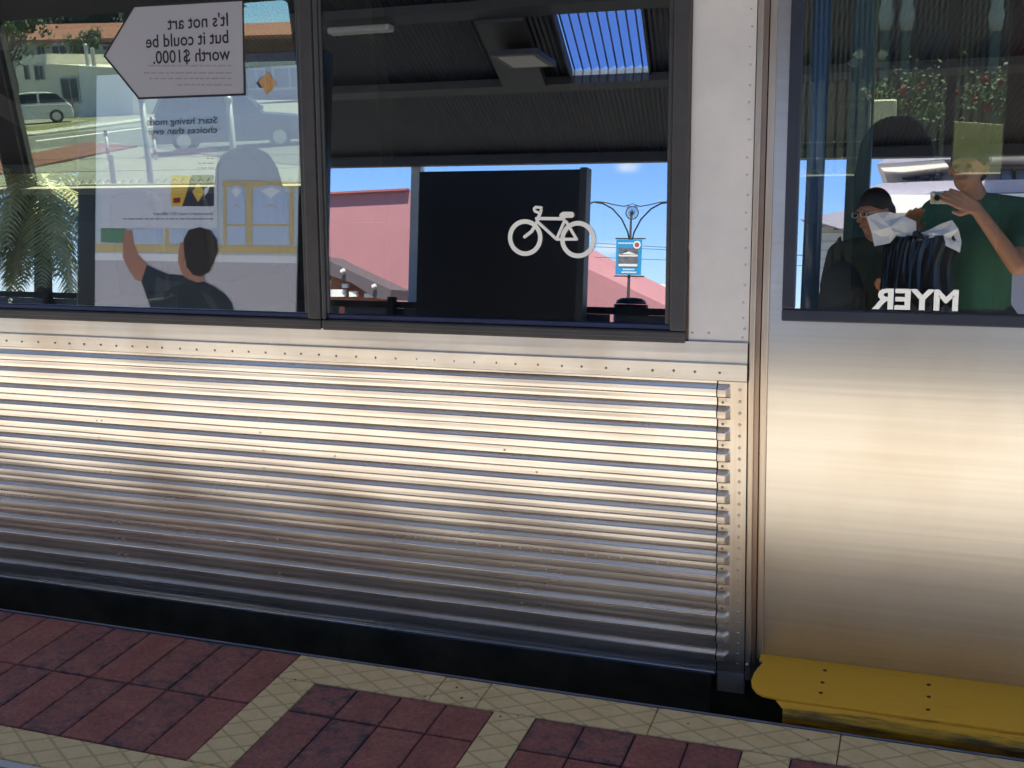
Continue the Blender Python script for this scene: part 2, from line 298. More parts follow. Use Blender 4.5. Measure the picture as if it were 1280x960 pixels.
COL = S.collection
def V3(p): return Vector((float(p[0]), float(p[1]), float(p[2])))
class MB:
    def __init__(s): s.v = []; s.f = []
    def add(s, vs, fs):
        o = len(s.v); s.v += [V3(p) for p in vs]; s.f += [tuple(o+i for i in f) for f in fs]; return s
    def box(s, a, b, xf=None):
        x0, y0, z0 = [min(p, q) for p, q in zip(a, b)]; x1, y1, z1 = [max(p, q) for p, q in zip(a, b)]
        vs = [(x0, y0, z0), (x1, y0, z0), (x1, y1, z0), (x0, y1, z0), (x0, y0, z1), (x1, y0, z1), (x1, y1, z1), (x0, y1, z1)]
        if xf: vs = [xf(p) for p in vs]
        return s.add(vs, [(0, 3, 2, 1), (4, 5, 6, 7), (0, 1, 5, 4), (1, 2, 6, 5), (2, 3, 7, 6), (3, 0, 4, 7)])
    def prism(s, pts, d):                                 # planar polygon extruded by vector d
        n = len(pts); d = V3(d); P = [V3(p) for p in pts]
        return s.add(P+[p+d for p in P], [tuple(range(n)), tuple(range(2*n-1, n-1, -1))]+[(i, n+i, n+(i+1) % n, (i+1) % n) for i in range(n)])
    def tube(s, pts, r, n=8, cap=True):
        P = [V3(p) for p in pts]; rs = r if isinstance(r, (list, tuple)) else [r]*len(P)
        vs = []; up = None
        for i, p in enumerate(P):
            d = (P[min(i+1, len(P)-1)]-P[max(i-1, 0)]).normalized()
            if up is None: up = d.orthogonal().normalized()
            up = (up-d*up.dot(d)); up = up.normalized() if up.length > 1e-6 else d.orthogonal().normalized()
            q = d.cross(up)
            for k in range(n):
                a = 2*math.pi*k/n; vs.append(p+(up*math.cos(a)+q*math.sin(a))*rs[i])
        fs = [(i*n+k, i*n+(k+1) % n, (i+1)*n+(k+1) % n, (i+1)*n+k) for i in range(len(P)-1) for k in range(n)]
        if cap: fs += [tuple(range(n-1, -1, -1)), tuple((len(P)-1)*n+k for k in range(n))]
        return s.add(vs, fs)
    def ball(s, c, r, n=8, m=6):
        c = V3(c); rx, ry, rz = r if isinstance(r, (list, tuple)) else (r, r, r)
        vs = [c+Vector((0, 0, rz))]
        for i in range(1, m):
            a = math.pi*i/m
            for k in range(n):
                b = 2*math.pi*k/n; vs.append(c+Vector((rx*math.sin(a)*math.cos(b), ry*math.sin(a)*math.sin(b), rz*math.cos(a))))
        vs.append(c-Vector((0, 0, rz))); e = len(vs)-1
        fs = [(0, 1+k, 1+(k+1) % n) for k in range(n)]+[(1+i*n+k, 1+(i+1)*n+k, 1+(i+1)*n+(k+1) % n, 1+i*n+(k+1) % n) for i in range(m-2) for k in range(n)]
        fs += [(e, 1+(m-2)*n+(k+1) % n, 1+(m-2)*n+k) for k in range(n)]
        return s.add(vs, fs)
    def mesh(s, name):
        me = bpy.data.meshes.new(name); me.from_pydata([tuple(p) for p in s.v], [], s.f); me.update()
        b = bmesh.new(); b.from_mesh(me); bmesh.ops.recalc_face_normals(b, faces=b.faces); b.to_mesh(me); b.free(); return me
    def build(s, name, m, parent=None, smooth=False, bevel=0.0):
        me = s.mesh(name)
        if smooth:
            for p in me.polygons: p.use_smooth = True
        me.materials.append(MT(m) if isinstance(m, str) else m)
        o = bpy.data.objects.new(name, me); COL.objects.link(o)
        if parent: put(o, parent)
        if bevel > 0:
            bm = o.modifiers.new('bevel', 'BEVEL'); bm.width = bevel; bm.segments = 2; bm.limit_method = 'ANGLE'
        return o
def wl(o):                                                # world location of a parent built from un-rotated Empties
    p = Vector(o.location); q = o.parent
    while q: p += q.location; q = q.parent
    return p
def put(o, parent):                                       # mesh is in world coordinates: keep it where it is
    o.parent = parent; o.location = -wl(parent) if parent.type == 'EMPTY' else Vector((0, 0, 0))
    if parent.type != 'EMPTY': o.location = Vector((0, 0, 0))
def tag(o, label=None, cat=None, group=None, kind=None):
    if label: o['label'] = label
    if cat: o['category'] = cat
    if group: o['group'] = group
    if kind: o['kind'] = kind
    return o
def thing(name, loc, label, cat, group=None):
    o = bpy.data.objects.new(name, None); COL.objects.link(o); o.location = V3(loc); return tag(o, label, cat, group)
def text_mesh(body, size, org, ex, ey, en, extrude=0.0006, align='LEFT', sx=1.0, bold=0.0, mb=None):
    c = bpy.data.curves.new('t', 'FONT'); c.body = body; c.size = size; c.align_x = align; c.offset = bold*size; c.resolution_u = 3; c.extrude = 0
    o = bpy.data.objects.new('t', c); COL.objects.link(o)
    dg = bpy.context.evaluated_depsgraph_get(); me = bpy.data.meshes.new_from_object(o.evaluated_get(dg))
    org, ex, ey, en = V3(org), V3(ex), V3(ey), V3(en)
    mb = mb or MB(); mb.add([org+ex*v.co.x*sx+ey*v.co.y+en*extrude for v in me.vertices], [tuple(p.vertices) for p in me.polygons])
    bpy.data.objects.remove(o); bpy.data.curves.remove(c); bpy.data.meshes.remove(me); return mb

# ================================================================== SETTING
# platform base
XL, XR = -16, 12
o = MB().box((XL, -9.5, -1.2), (XR, -0.285, -0.03)).build('platform', 'concrete'); tag(o, kind='structure')
o = MB().box((XL, -0.282, -0.035), (XR, -0.2745, 0.002)).build('platform_edge', mat('edge_steel', (0.16, 0.18, 0.24), 0.5, metal=0.3, var=0.2)); tag(o, kind='structure')
bricks = []; tiles = []
g = 0.0022
def br(x0, x1, y0, y1): bricks.append((x0+g, x1-g, y0+g, y1-g))
def tl(x0, x1, y0, y1): tiles.append((x0+g*.5, x1-g*.5, y0+g*.5, y1-g*.5))
BW = 0.1245
x = -1.585
while x > -6: br(x-BW, x, -0.545, -0.282); br(x-BW, x, -0.808, -0.545); x -= BW
tl(-1.585, -1.147, -0.408, -0.282); tl(-1.147, -1.018, -0.408, -0.282); tl(-1.018, -0.58, -0.408, -0.282); tl(-0.58, -0.147, -0.408, -0.282)
x = -0.147
while x < 6: tl(x, x+0.435, -0.408, -0.282); x += 0.435
tl(-1.585, -1.468, -0.81, -0.408)
sx = -1.468
k = 0
while sx < 6:
    for i in range(4): br(sx+i*0.1255, sx+(i+1)*0.1255, -0.548, -0.408); br(sx+i*0.1255, sx+(i+1)*0.1255, -0.81, -0.548)
    tl(sx+0.502, sx+0.611, -0.81, -0.408); sx += 0.611
x = -1.685
while x > -6: tl(x-0.43, x, -0.93, -0.81); x -= 0.43
x = -1.685
while x < 6: tl(x, x+0.43, -0.93, -0.81); x += 0.43
def paving(name, lst, m, top, tone=False):
    mb = MB(); tones = []; edges = []
    for (x0, x1, y0, y1) in lst:
        tz = top+random.uniform(-0.0008, 0.0006); b = 0.0025; e = min(x1-x0, y1-y0)*0.22
        def ring(d, z): return [(x0+d, y0+d, z), (x1-d, y0+d, z), (x1-d, y1-d, z), (x0+d, y1-d, z)]
        vs = ring(0, -0.028)+ring(0, tz-b)+ring(b, tz)+ring(e, tz)
        fs = [(r*4+i, r*4+(i+1) % 4, r*4+4+(i+1) % 4, r*4+4+i) for r in range(3) for i in range(4)]+[(12, 13, 14, 15)]
        mb.add(vs, fs); t = random.choice((0.05, 0.15, 0.3, 0.5, 0.8, 1.2)); tones += [t]*16; edges += [1]*12+[0.35]*4
    o = mb.build(name, m)
    if tone:
        for nm, dat in (('tone', tones), ('edge', edges)):
            a = o.data.attributes.new(nm, 'FLOAT', 'POINT'); a.data.foreach_set('value', dat)
    return tag(o, kind='structure')
paving('brick_paving', bricks, 'paving_brick', 0.0, True)
paving('tile_paving', tiles, 'cream_tile', 0.001)
o = MB().box((XL, -0.932, -0.03), (XR, -0.279, -0.006)).build('paving_joints', mat('joint_sand', (0.05, 0.04, 0.04), 0.95)); tag(o, kind='structure')
o = MB().box((XL, -9.5, -0.03), (XR, -0.932, -0.001)).build('platform_paving', 'platform_paving'); tag(o, kind='structure')
rg = random.Random(11); mb = MB()
for px, py, q in ((571, 860, .0035), (577, 873, .0045), (596, 868, .003), (648, 895, .003), (652, 893, .002), (369, 850, .004), (531, 871, .003), (626, 896, .0035), (120, 845, .003), (860, 905, .003), (1010, 925, .0035), (430, 838, .002)):
    c = hz(px, py, 0.0012); k_ = 9; a0_ = rg.uniform(0, 6)
    mb.add([(c[0]+q*rg.uniform(.6, 1.3)*math.cos(a0_+2*math.pi*i/k_), c[1]+q*rg.uniform(.6, 1.3)*math.sin(a0_+2*math.pi*i/k_), 0.0026) for i in range(k_)], [tuple(range(k_))])
o = mb.build('paving_marks', mat('grime_spot', (0.03, 0.03, 0.04), .8)); tag(o, kind='structure')
# track bed and rails
o = MB().box((-60, -0.285, -1.6), (60, 4.4, -1.15)).build('trackbed', 'ballast'); tag(o, kind='structure')
# ground: one sheet on each side
def sheet(name, ys, zf, m, x0=-900, x1=900):
    mb = MB()
    for a, b in zip(ys[:-1], ys[1:]): mb.add([(x0, a, zf(a)), (x1, a, zf(a)), (x1, b, zf(b)), (x0, b, zf(b))], [(0, 1, 2, 3)])
    return tag(mb.build(name, m), kind='structure')
sheet('ground', [4.4, 24, 44, 90, 900], gz, mat('pale_asphalt', (0.24, 0.25, 0.20), 0.9, var=0.14, vscale=0.5))
o = MB().box((-60, 4.40, -1.6), (60, 4.55, -0.44)).build('retaining_kerb', 'concrete'); tag(o, kind='structure')
sheet('street_ground', [-900, -9.5], lambda y: -0.45, 'asphalt')
def patch(name, pts, m, h=0.012, kind='structure', lab=None):
    P = [gr(*p) for p in pts]
    o = MB().prism([p+Vector((0, 0, h)) for p in P], (0, 0, -h*0.9)).build(name, m); return tag(o, kind=kind)
patch('grass_verge', [(80, 149), (122, 145), (122, 150), (40, 165), (30, 160)], 'grass', 0.02)
patch('road', [(-60, 182), (45, 171), (250, 150), (420, 150), (420, 212), (300, 200), (130, 176), (48, 186), (-60, 200)], mat('road_asphalt', (0.13, 0.14, 0.125), 0.9, var=0.12, vscale=1), 0.006)
patch('brick_median', [(-40, 205), (48, 192), (110, 179), (172, 184), (120, 194), (52, 208), (-40, 228)], mat('median_brick', (0.20, 0.08, 0.055), 0.9, var=0.2, vscale=3), 0.05)
patch('kerb', [(-40, 172), (45, 166), (200, 147), (200, 150), (45, 170), (-40, 176)], mat('kerb_concrete', (0.50, 0.50, 0.44), 0.8), 0.08)
patch('road_line', [(45, 176), (210, 156), (210, 157), (45, 177.5)], 'white', 0.016)

# ================================================================== THE TRAIN
T = thing('train_carriage', (0, 0, -0.03), 'stainless steel train carriage with ribbed side standing at the brick platform', 'train')
X0, X1 = -9.0, 4.5
XC = -0.487
# ribbed lower panel
NR = 14; ZT, ZB = 0.764, -0.030; PT = (ZT-0.012-ZB)/NR
def rib_profile():
    P = []
    for k in range(NR):
        zt = ZT-0.006-k*PT
        for dz, yy in ((0, 0), (0.0006, -0.0006), (0.0102, -0.0118), (0.0112, -0.0125), (0.0130, -0.0129), (0.0220, -0.0131), (0.0300, -0.0129), (0.0318, -0.0118), (0.0330, -0.0100), (0.0358, -0.0014), (0.0370, -0.0002), (0.0390, 0.0), (0.0475, -0.0003)):
            P.append((yy, zt-dz*PT/0.0558))
    P.append((0, ZB)); return [(0, ZT)]+P
prof = rib_profile()
def wav(x, z): return 0.0016*math.sin(x*2.1+z*5)+0.0011*math.sin(x*5.3+1.7-z*9)+0.0006*math.sin(x*11.0+z*23)
mb = MB(); xs = list(np.arange(-5.0, XC-0.001, 0.05))+[XC-0.002]; xs = [X0, -7]+xs
vs = [(x, y+wav(x, z), z) for x in xs for (y, z) in prof]; n = len(prof)
fs = [(i*n+j, (i+1)*n+j, (i+1)*n+j+1, i*n+j+1) for i in range(len(xs)-1) for j in range(n-1)]
mb.add(vs, fs)
ribp = mb.build('ribbed_panel', 'ribbed_steel', T)
# spot welds and rivets on the ribbed panel
pts = []
for xw in (-2.42, -2.40, -1.83, -1.60, -1.53, -1.06, -0.98, -3.0):
    for k in range(3, 12):
        if random.random() < 0.72: pts.append((xw+random.uniform(-.01, .01)+0.002*k, wav(xw, 0.5)-0.0005, ZT-0.006-k*PT-0.049*PT/0.0558))
dots('spot_weld', 'dent', T, pts, (0.0035, 0.0012, 0.0028))
pts = []; zr = ZT-0.006-8*PT-0.050*PT/0.0558
x = -3.2
while x < -0.52:
    pts.append((x, wav(x, zr)-0.0005, zr)); x += random.choice((0.028, 0.035, 0.06)) if x > -1.0 else 0.062+random.uniform(-.006, .006)
dots('waist_rivet', 'dent', T, pts, (0.0042, 0.0018, 0.0036))
# end panel with pressed rib ends
xe0, xe1 = XC+0.002, -0.4145
mb = MB(); xs = [xe0]+list(np.linspace(xe0+0.016, xe0+0.034, 11))+[xe1]
def endy(x, y):
    t = max(0.0, min(1.0, (x-(xe0+0.018))/0.014)); t = t*t*(3-2*t); return -0.0035+y*1.15*(1-t)
vs = [(x, endy(x, y)-0.001, z) for x in xs for (y, z) in prof]; fs = [(i*n+j, (i+1)*n+j, (i+1)*n+j+1, i*n+j+1) for i in range(len(xs)-1) for j in range(n-1)]
mb.add(vs, fs); steel_mat('end_steel', (0.72, 0.64, 0.54), 0.34, grime=0.9, metal=0.85, axis='v'); ep = mb.build('rib_end_panel', 'end_steel', T)
mb = MB()
dots('rivet', 'rivet', T, [(xe0+0.011, -0.0045, ZT-0.006-k*PT-0.0485) for k in range(NR-3)], (0.0036, 0.002, 0.0036), 10, 6)
dots('end_rivet', 'dent', T, [(xe1-0.017, -0.0048, ZT-0.02-k*0.03) for k in range(26)], (0.004, 0.0012, 0.004))
MB().box((XC-0.0018, -0.004, ZB), (XC+0.0018, 0.004, ZT)).build('panel_joint', 'black', T)
MB().box((X0, -0.0145, ZB-0.012), (XC-0.002, 0.01, ZB-0.001)).build('bottom_lip', 'ribbed_steel', T, bevel=0.003)
MB().box((xe0, -0.006, ZB-0.06), (xe1, 0.01, ZB-0.001)).build('end_panel_foot', 'belt_steel', T)
# belt rail with rivets
def sideY(z): return 0 if z < HZ else (z-HZ)*math.tan(TILT)
mb = MB(); P = [(-0.001, 0.7645), (-0.0065, 0.7655), (-0.0078, 0.767), (-0.0078, 0.785), (-0.0078, 0.8075), (-0.0072, 0.8095), (-0.0052, 0.8125), (-0.0048, 0.816), (-0.0042, 0.832), (-0.0020, 0.862)]
xs = list(np.arange(-5.0, -0.42, 0.06)); xs = [X0]+xs+[-0.4145]; n2 = len(P)
mb.add([(x, y+0.5*wav(x*1.3, z*2), z) for x in xs for (y, z) in P], [(i*n2+j, (i+1)*n2+j, (i+1)*n2+j+1, i*n2+j+1) for i in range(len(xs)-1) for j in range(n2-1)])
mb.build('belt_rail', 'belt_steel', T)
pts = []; x = -3.2
while x < -0.42:
    pts.append((x, -0.0081, 0.7855+random.uniform(-.0012, .0012))); x += random.uniform(0.052, 0.066)
dots('belt_rivet', 'rivet', T, pts, (0.0034, 0.0016, 0.0034), 10, 5)
# pillar between window and door, upper wall, roof
def slab(mb, u0, u1, v0, v1, off0, off1):
    return mb.add([G(u0, v0, off0), G(u1, v0, off0), G(u1, v1, off0), G(u0, v1, off0), G(u0, v0, off1), G(u1, v0, off1), G(u1, v1, off1), G(u0, v1, off1)],
                  [(0, 3, 2, 1), (4, 5, 6, 7), (0, 1, 5, 4), (1, 2, 6, 5), (2, 3, 7, 6), (3, 0, 4, 7)])
V0, V1 = 0.0585, 1.28
slab(MB(), -0.566, -0.4145, V0, V1, -0.03, -0.001).build('pillar_panel', 'pillar', T)
slab(MB(), X0, X1, V1, 1.80, -0.03, -0.001).build('upper_panel', 'pillar', T)
dots('pillar_rivet', mat('pillar_rivet', (0.56, 0.50, 0.44), 0.5, metal=0.5), T, [G(-0.427+random.uniform(-.002, .002), 0.12+k*0.043+random.uniform(-.004, .004), -0.0015) for k in range(22)]+[G(u, v, -0.001) for u, v in ((-0.553, 0.082), (-0.512, 0.083), (-0.424, 0.096), (-0.429, 0.074))], (0.0036, 0.0016, 0.0036))
mb = MB()
pts = [(-0.5675, 0.30), (-0.5635, 0.28), (-0.5628, 0.15), (-0.562, 0.075), (-0.5615, 0.052), (-0.563, 0.034), (-0.566, 0.028), (-0.569, 0.036), (-0.5692, 0.06)]
mb.prism([G(u, v, 0.0005) for u, v in pts], GN*0.0008); mb.build('rust_streak', 'rust', T)
mb = MB(); pts = [(-0.5675, 0.9), (-0.5652, 0.9), (-0.5648, 0.30), (-0.5675, 0.30)]
mb.prism([G(u, v, 0.0005) for u, v in pts], GN*0.0008); mb.build('sealant_line', 'rust', T)
# roof
ytop = 1.80*math.sin(TILT)
rp_ = [(G(0, 1.80)[1], G(0, 1.80)[2]), (0.26, 2.68), (0.42, 2.78), (0.8, 2.86), (1.45, 2.90), (2.1, 2.86), (2.48, 2.78), (2.64, 2.68), (2.9-G(0, 1.80)[1], G(0, 1.80)[2])]
mb = MB(); mb.prism([(X0, y, z) for y, z in rp_]+[(X0, y, z-0.05) for y, z in reversed(rp_)], (X1-X0, 0, 0)); mb.build('roof', 'pillar', T)
# door pocket trim: upright strips
def wy(z):
    t = z-HZ; q = 0.10
    return 0.0 if t < -q else (t*math.tan(TILT) if t > q else (t+q)**2/(4*q)*math.tan(TILT))
def strip(mb, x0, x1, y, z0, z1, d=0.02):
    zs = [z0]+list(np.linspace(HZ-.1, HZ+.1, 9))+[z1]; pr_ = [(y+wy(z), z) for z in zs]+[(y+d+wy(z), z) for z in reversed(zs)]
    n_ = len(zs); v_ = [(x0, a, b) for a, b in pr_]+[(x1, a, b) for a, b in pr_]; m_ = 2*n_
    f_ = [(k, (k+1) % m_, m_+(k+1) % m_, m_+k) for k in range(m_)]+[(k, m_-1-k, m_-2-k, k+1) for k in range(n_-1)]+[(m_+k+1, m_+m_-2-k, m_+m_-1-k, m_+k) for k in range(n_-1)]
    return mb.add(v_, f_)
ZD = 0.03
strip(MB(), -0.4140, -0.4120, 0.001, -0.05, 2.3).build('pocket_seam', 'black', T)
strip(MB(), -0.4120, -0.3975, -0.0045, -0.05, 2.3).build('pocket_trim', 'tan_steel', T, bevel=0.003)
strip(MB(), -0.3975, -0.3865, 0.004, -0.05, 2.3).build('pocket_groove', 'trim_steel', T)
strip(MB(), -0.3865, -0.3835, 0.012, -0.05, 2.3).build('pocket_seal', 'rubber', T)
strip(MB(), -0.3835, -0.3665, -0.001, -0.05, 2.3).build('pocket_trim', 'tan_steel', T, bevel=0.003)
dots('trim_screw', 'screw', T, [(-0.385, 0.010+sideY(z), z) for z in (0.22, 0.58, 0.98, 1.45)], (0.003, 0.002, 0.004))
# door: gently curved brushed sheet with a window hole
def dy(z):                                                # smooth transition around the waist
    t = z-HZ; r = 0.10
    if t < -r: y = 0.0
    elif t > r: y = t*math.tan(TILT)
    else: y = (t+r)**2/(4*r)*math.tan(TILT)
    return y+0.004-0.010*max(0, 0.35-z)**2*0+0.0
DX0, DX1 = -0.3660, 1.15
DW0, DWV = -0.336, (0.918-HZ)/math.cos(TILT)
mb = MB(); zs = list(np.linspace(ZD, 0.9175, 40)); 
def band(mb, x0, x1, zs):
    N = 14; xx = list(np.linspace(x0, x1, N+1))
    mb.add([(x, dy(z)+0.0007*math.sin(3*x+4*z), z) for x in xx for z in zs], [(i*len(zs)+j, (i+1)*len(zs)+j, (i+1)*len(zs)+j+1, i*len(zs)+j+1) for i in range(N) for j in range(len(zs)-1)])
band(mb, DX0, DX1, zs); 
door = mb.build('door', 'door_steel', T, smooth=True)
mb = MB(); zs2 = list(np.linspace(0.9175, 2.3, 10))
for e0, e1 in ((DX0, DW0), (0.95, DX1)): mb = MB(); band(mb, e0, e1, zs2); mb.build('door_stile', 'door_steel', door, smooth=True)
MB().box((DX0, 0.006, ZD-0.004), (DX1, 0.03, ZD+0.001)).build('door_sill_edge', 'black', door)
# door gasket and glass (in the leaning plane)
def frame_bar(mb, u0, u1, v0, v1, o0, o1): return slab(mb, u0, u1, v0, v1, o0, o1)
mb = MB(); GW = 0.030
frame_bar(mb, DW0, 0.95, DWV, DWV+GW, -0.012, 0.008); frame_bar(mb, DW0, DW0+GW, DWV+GW, 1.22, -0.012, 0.008); frame_bar(mb, 0.92, 0.95, DWV+GW, 1.22, -0.012, 0.008); frame_bar(mb, DW0, 0.95, 1.22, 1.25, -0.012, 0.008)
mb.build('door_gasket', 'navy', door, bevel=0.004)
slab(MB(), DW0+GW, 0.92, DWV+GW, 1.22, -0.008, -0.003).build('door_glass', 'window_glass', door)
# side windows
def side_window(u0, u1, name='window'):
    fo, fb = 0.013, 0.030; fs = 0.042
    mb = MB()
    frame_bar(mb, u0, u1, 0.056, 0.056+fb, -0.02, fo)
    frame_bar(mb, u0, u0+0.012, 0.056+fb, V1, -0.02, fo); frame_bar(mb, u1-fs, u1, 0.056+fb, V1, -0.02, fo); frame_bar(mb, u0, u1, V1-0.03, V1, -0.02, fo+0.001)
    wdw = mb.build(name, 'frame', T, bevel=0.005)
    mb = MB(); frame_bar(mb, u0+0.013, u1-fs-0.001, 0.056+fb, 0.056+fb+0.016, -0.02, 0.003); mb.build('sill_seal', 'bluerefl', wdw, bevel=0.003)
    for (e0, e1) in ((u1-fs-0.012, u1-fs), (u0+0.012, u0+0.020)): frame_bar(MB(), e0, e1, 0.056+fb+0.016, V1-0.03, -0.02, 0.006).build('side_seal', 'frame', wdw, bevel=0.003)
    mb = MB(); frame_bar(mb, u0+0.002, u1-0.002, 0.056+0.012, 0.056+0.0145, fo-0.002, fo+0.0012); mb.build('frame_bead', mat('bead', (0.12, 0.11, 0.10), 0.35, metal=0.5), wdw)
    slab(MB(), u0+0.021, u1-fs-0.013, 0.056+fb+0.017, V1-0.031, -0.005, 0.0).build('window_glass', 'window_glass', wdw)
    return wdw
win_mid = side_window(-1.590, -0.5675)
win_left = side_window(-3.35, -1.5935)
side_window(-5.2, -3.354)
slab(MB(), -1.5925, -1.591, 0.056, V1, -0.02, 0.009).build('frame_joint', 'black', T)
# bicycle decal
def ringpoly(mb, c, ro, ri, n=48, off=0.0012):
    vs = []; 
    for k in range(n):
        a = 2*math.pi*k/n
        vs += [G(c[0]+ro*math.cos(a), c[1]+ro*math.sin(a), off), G(c[0]+ri*math.cos(a), c[1]+ri*math.sin(a), off)]
    mb.add(vs, [(2*k, 2*k+1, (2*k+3) % (2*n), (2*k+2) % (2*n)) for k in range(n)])
def stroke(mb, pts, w, off=0.0012, closed=False):         # round-jointed flat stroke on the glass
    U = [uv(*p) for p in pts]
    for (a, b) in zip(U[:-1], U[1:]):
        dx, dy_ = b[0]-a[0], b[1]-a[1]; l_ = math.hypot(dx, dy_); nx, ny = -dy_/l_*w/2, dx/l_*w/2
        off += 0.00003
        mb.add([G(a[0]+nx, a[1]+ny, off), G(b[0]+nx, b[1]+ny, off), G(b[0]-nx, b[1]-ny, off), G(a[0]-nx, a[1]-ny, off)], [(0, 1, 2, 3)])
    for u in U:
        off += 0.00003
        mb.add([G(u[0]+w/2*math.cos(2*math.pi*k/14), u[1]+w/2*math.sin(2*math.pi*k/14), off) for k in range(14)], [tuple(range(14))])
mb = MB()
c1, c2 = uv(656.5, 297), uv(722.5, 299.5); ro = (uv(678, 298)[0]-uv(635, 298)[0])/2
ringpoly(mb, c1, ro, ro*0.75); ringpoly(mb, c2, ro*1.0, ro*0.75)
stroke(mb, [(656, 296), (665, 289), (671, 278), (676.5, 263)], 0.0085, 0.0014)
stroke(mb, [(671, 273), (705, 273.5)], 0.0085, 0.0018)
stroke(mb, [(672, 277), (696, 299)], 0.0075, 0.0022)
stroke(mb, [(706, 276), (696, 299), (721, 299), (708, 277)], 0.0075, 0.0026)
stroke(mb, [(676, 267), (673, 265.5), (669, 264), (668, 261), (670, 258.8), (677, 259.5)], 0.0070, 0.0032)
stroke(mb, [(705, 268.5), (714.5, 268.5)], 0.0155, 0.0042); stroke(mb, [(703, 269.5), (706, 269.5)], 0.0135, 0.0046)
dec = mb.build('bicycle_decal', 'white', win_mid)
# arrow notice stuck inside the left window (its face is turned inwards, so it reads mirrored)
AR = [(131, 70), (168, 8), (304, 0), (306, 118), (174, 123)]
A2 = [uv(*p) for p in AR]
def aoff(k): return [G(u, v, k) for u, v in A2]
m = bpy.data.materials.new('notice_film'); m.use_nodes = True; nn = m.node_tree.nodes; b = nn['Principled BSDF']; b.inputs['Base Color'].default_value = (0.34, 0.33, 0.365, 1); b.inputs['Roughness'].default_value = 0.5; b.inputs['Alpha'].default_value = 0.93; MATS['notice_film'] = m
notice = MB().prism(aoff(0.0004), GN*0.0006).build('arrow_notice', 'notice_film', win_left)
mb = MB(); cen = (sum(p[0] for p in A2)/5, sum(p[1] for p in A2)/5); w_ = 0.0028
for a, b_ in zip(A2, A2[1:]+A2[:1]):
    d = Vector((b_[0]-a[0], b_[1]-a[1])).normalized(); nn_ = Vector((-d.y, d.x))*w_
    mb.add([G(a[0]-nn_.x-d.x*w_, a[1]-nn_.y-d.y*w_, 0.0016), G(b_[0]-nn_.x+d.x*w_, b_[1]-nn_.y+d.y*w_, 0.0016), G(b_[0]+nn_.x+d.x*w_, b_[1]+nn_.y+d.y*w_, 0.0016), G(a[0]+nn_.x-d.x*w_, a[1]+nn_.y-d.y*w_, 0.0016)], [(0, 1, 2, 3)])
mb.build('notice_border', 'black', win_left)
ez_ = Vector((0, math.sin(TILT), math.cos(TILT)))
mb = MB(); pu = abs(uv(288, 50)[0]-uv(211, 50)[0])
for s_, px, py, wd in (("It's not art", 287, 32, 77), ("but it could be", 287, 53.5, 104), ("worth $1000.", 288, 74.5, 96)):
    tmp = text_mesh(s_, 1, (0, 0, 0), (1, 0, 0), (0, 1, 0), (0, 0, 0)); wid = max(v.x for v in tmp.v)
    u, v = uv(px, py); wr = abs(uv(px, py)[0]-uv(px-wd, py)[0]); size = 0.0500
    text_mesh(s_, size, G(u, v, 0.0016), (-1, 0, 0), ez_, (0, 0, 0), sx=wr/(wid*size), bold=0.012, mb=mb)
mb.build('notice_lettering', 'black', win_left)
def greek(mb, px0, py, px1, f, h, P, EX, EZ):              # fine print: too small to read, broken into word-long marks
    pass
mb = MB()
for (xr, xl, py) in ((290, 184, 82), (290, 180, 91), (290, 187, 98), (290, 222, 106)):
    x = xr
    while x > xl:
        w1 = random.uniform(4, 11); a = uv(x, py-0.04*(290-x)*-1*0); b_ = uv(max(xl, x-w1), py)
        yv = a[1]; mb.add([G(a[0], yv-0.0018, 0.0016), G(b_[0], yv-0.0018, 0.0016), G(b_[0], yv+0.0018, 0.0016), G(a[0], yv+0.0018, 0.0016)], [(0, 1, 2, 3)]); x -= w1+1.8
mb.build('notice_fine_print', mat('fine_print', (0.22, 0.22, 0.25), 0.7), win_left)
# yellow door step
SZ = 0.030
def ps(px, py): q = hz(px, py, SZ); return (q[0], q[1])
pl = [(-0.374, 0.012), (DX1, 0.012), (DX1, -0.207), (-0.312, -0.207), (-0.338, -0.203), (-0.357, -0.190), (-0.370, -0.168), (-0.376, -0.14), (-0.375, -0.10), (-0.362, -0.04), (-0.3625, -0.034), (-0.372, -0.03)]
step = MB().prism([(x, y, SZ) for x, y in pl], (0, 0, -0.008)).build('door_step', 'step_yellow', T, bevel=0.002)
mb = MB(); N = 40; xx = np.linspace(-0.308, DX1, N); pf = [(-0.205, 0.022), (-0.222, 0.010), (-0.226, -0.02), (-0.219, -0.065), (-0.20, -0.085)]
mb.add([(x+(0.02 if i == 0 and j > 0 else 0), y+0.0012*math.sin(7*x+j), z) for i, x in enumerate(xx) for j, (y, z) in enumerate(pf)], [(i*5+j, (i+1)*5+j, (i+1)*5+j+1, i*5+j+1) for i in range(N-1) for j in range(4)])
mb.build('step_nosing', 'step_yellow', step, smooth=True)
sp_ = [tuple(hz(px, py, SZ)[:2]) for px, py in ((1031, 838), (1028, 853), (1026, 866), (1161, 856), (1161, 871), (1160, 887))]+[(xq, yq) for xq in (0.30, 0.56) for yq in (-0.05, -0.11, -0.17)]
dots('step_screw', 'screw', step, [(a, b_, SZ) for a, b_ in sp_], (0.0055, 0.0055, 0.0014), 12, 5)
MB().ball((-0.405, -0.012, 0.0), (0.006, 0.006, 0.006), 10, 6).build('pocket_bolt', 'silver', T, smooth=True)
MB().prism([(-0.3825, -0.012, 0.02), (-0.365, -0.03, 0.022), (-0.3665, -0.004, 0.022)], (0, 0, -0.02)).build('step_bracket', 'black', T)
# underframe
MB().box((X0, 0.035, -0.95), (X1, 2.85, -0.045)).build('underframe', 'under', T)
MB().box((X0, 0.012, -0.30), (XC-0.02, 0.034, -0.044)).build('sole_bar', 'under', T)
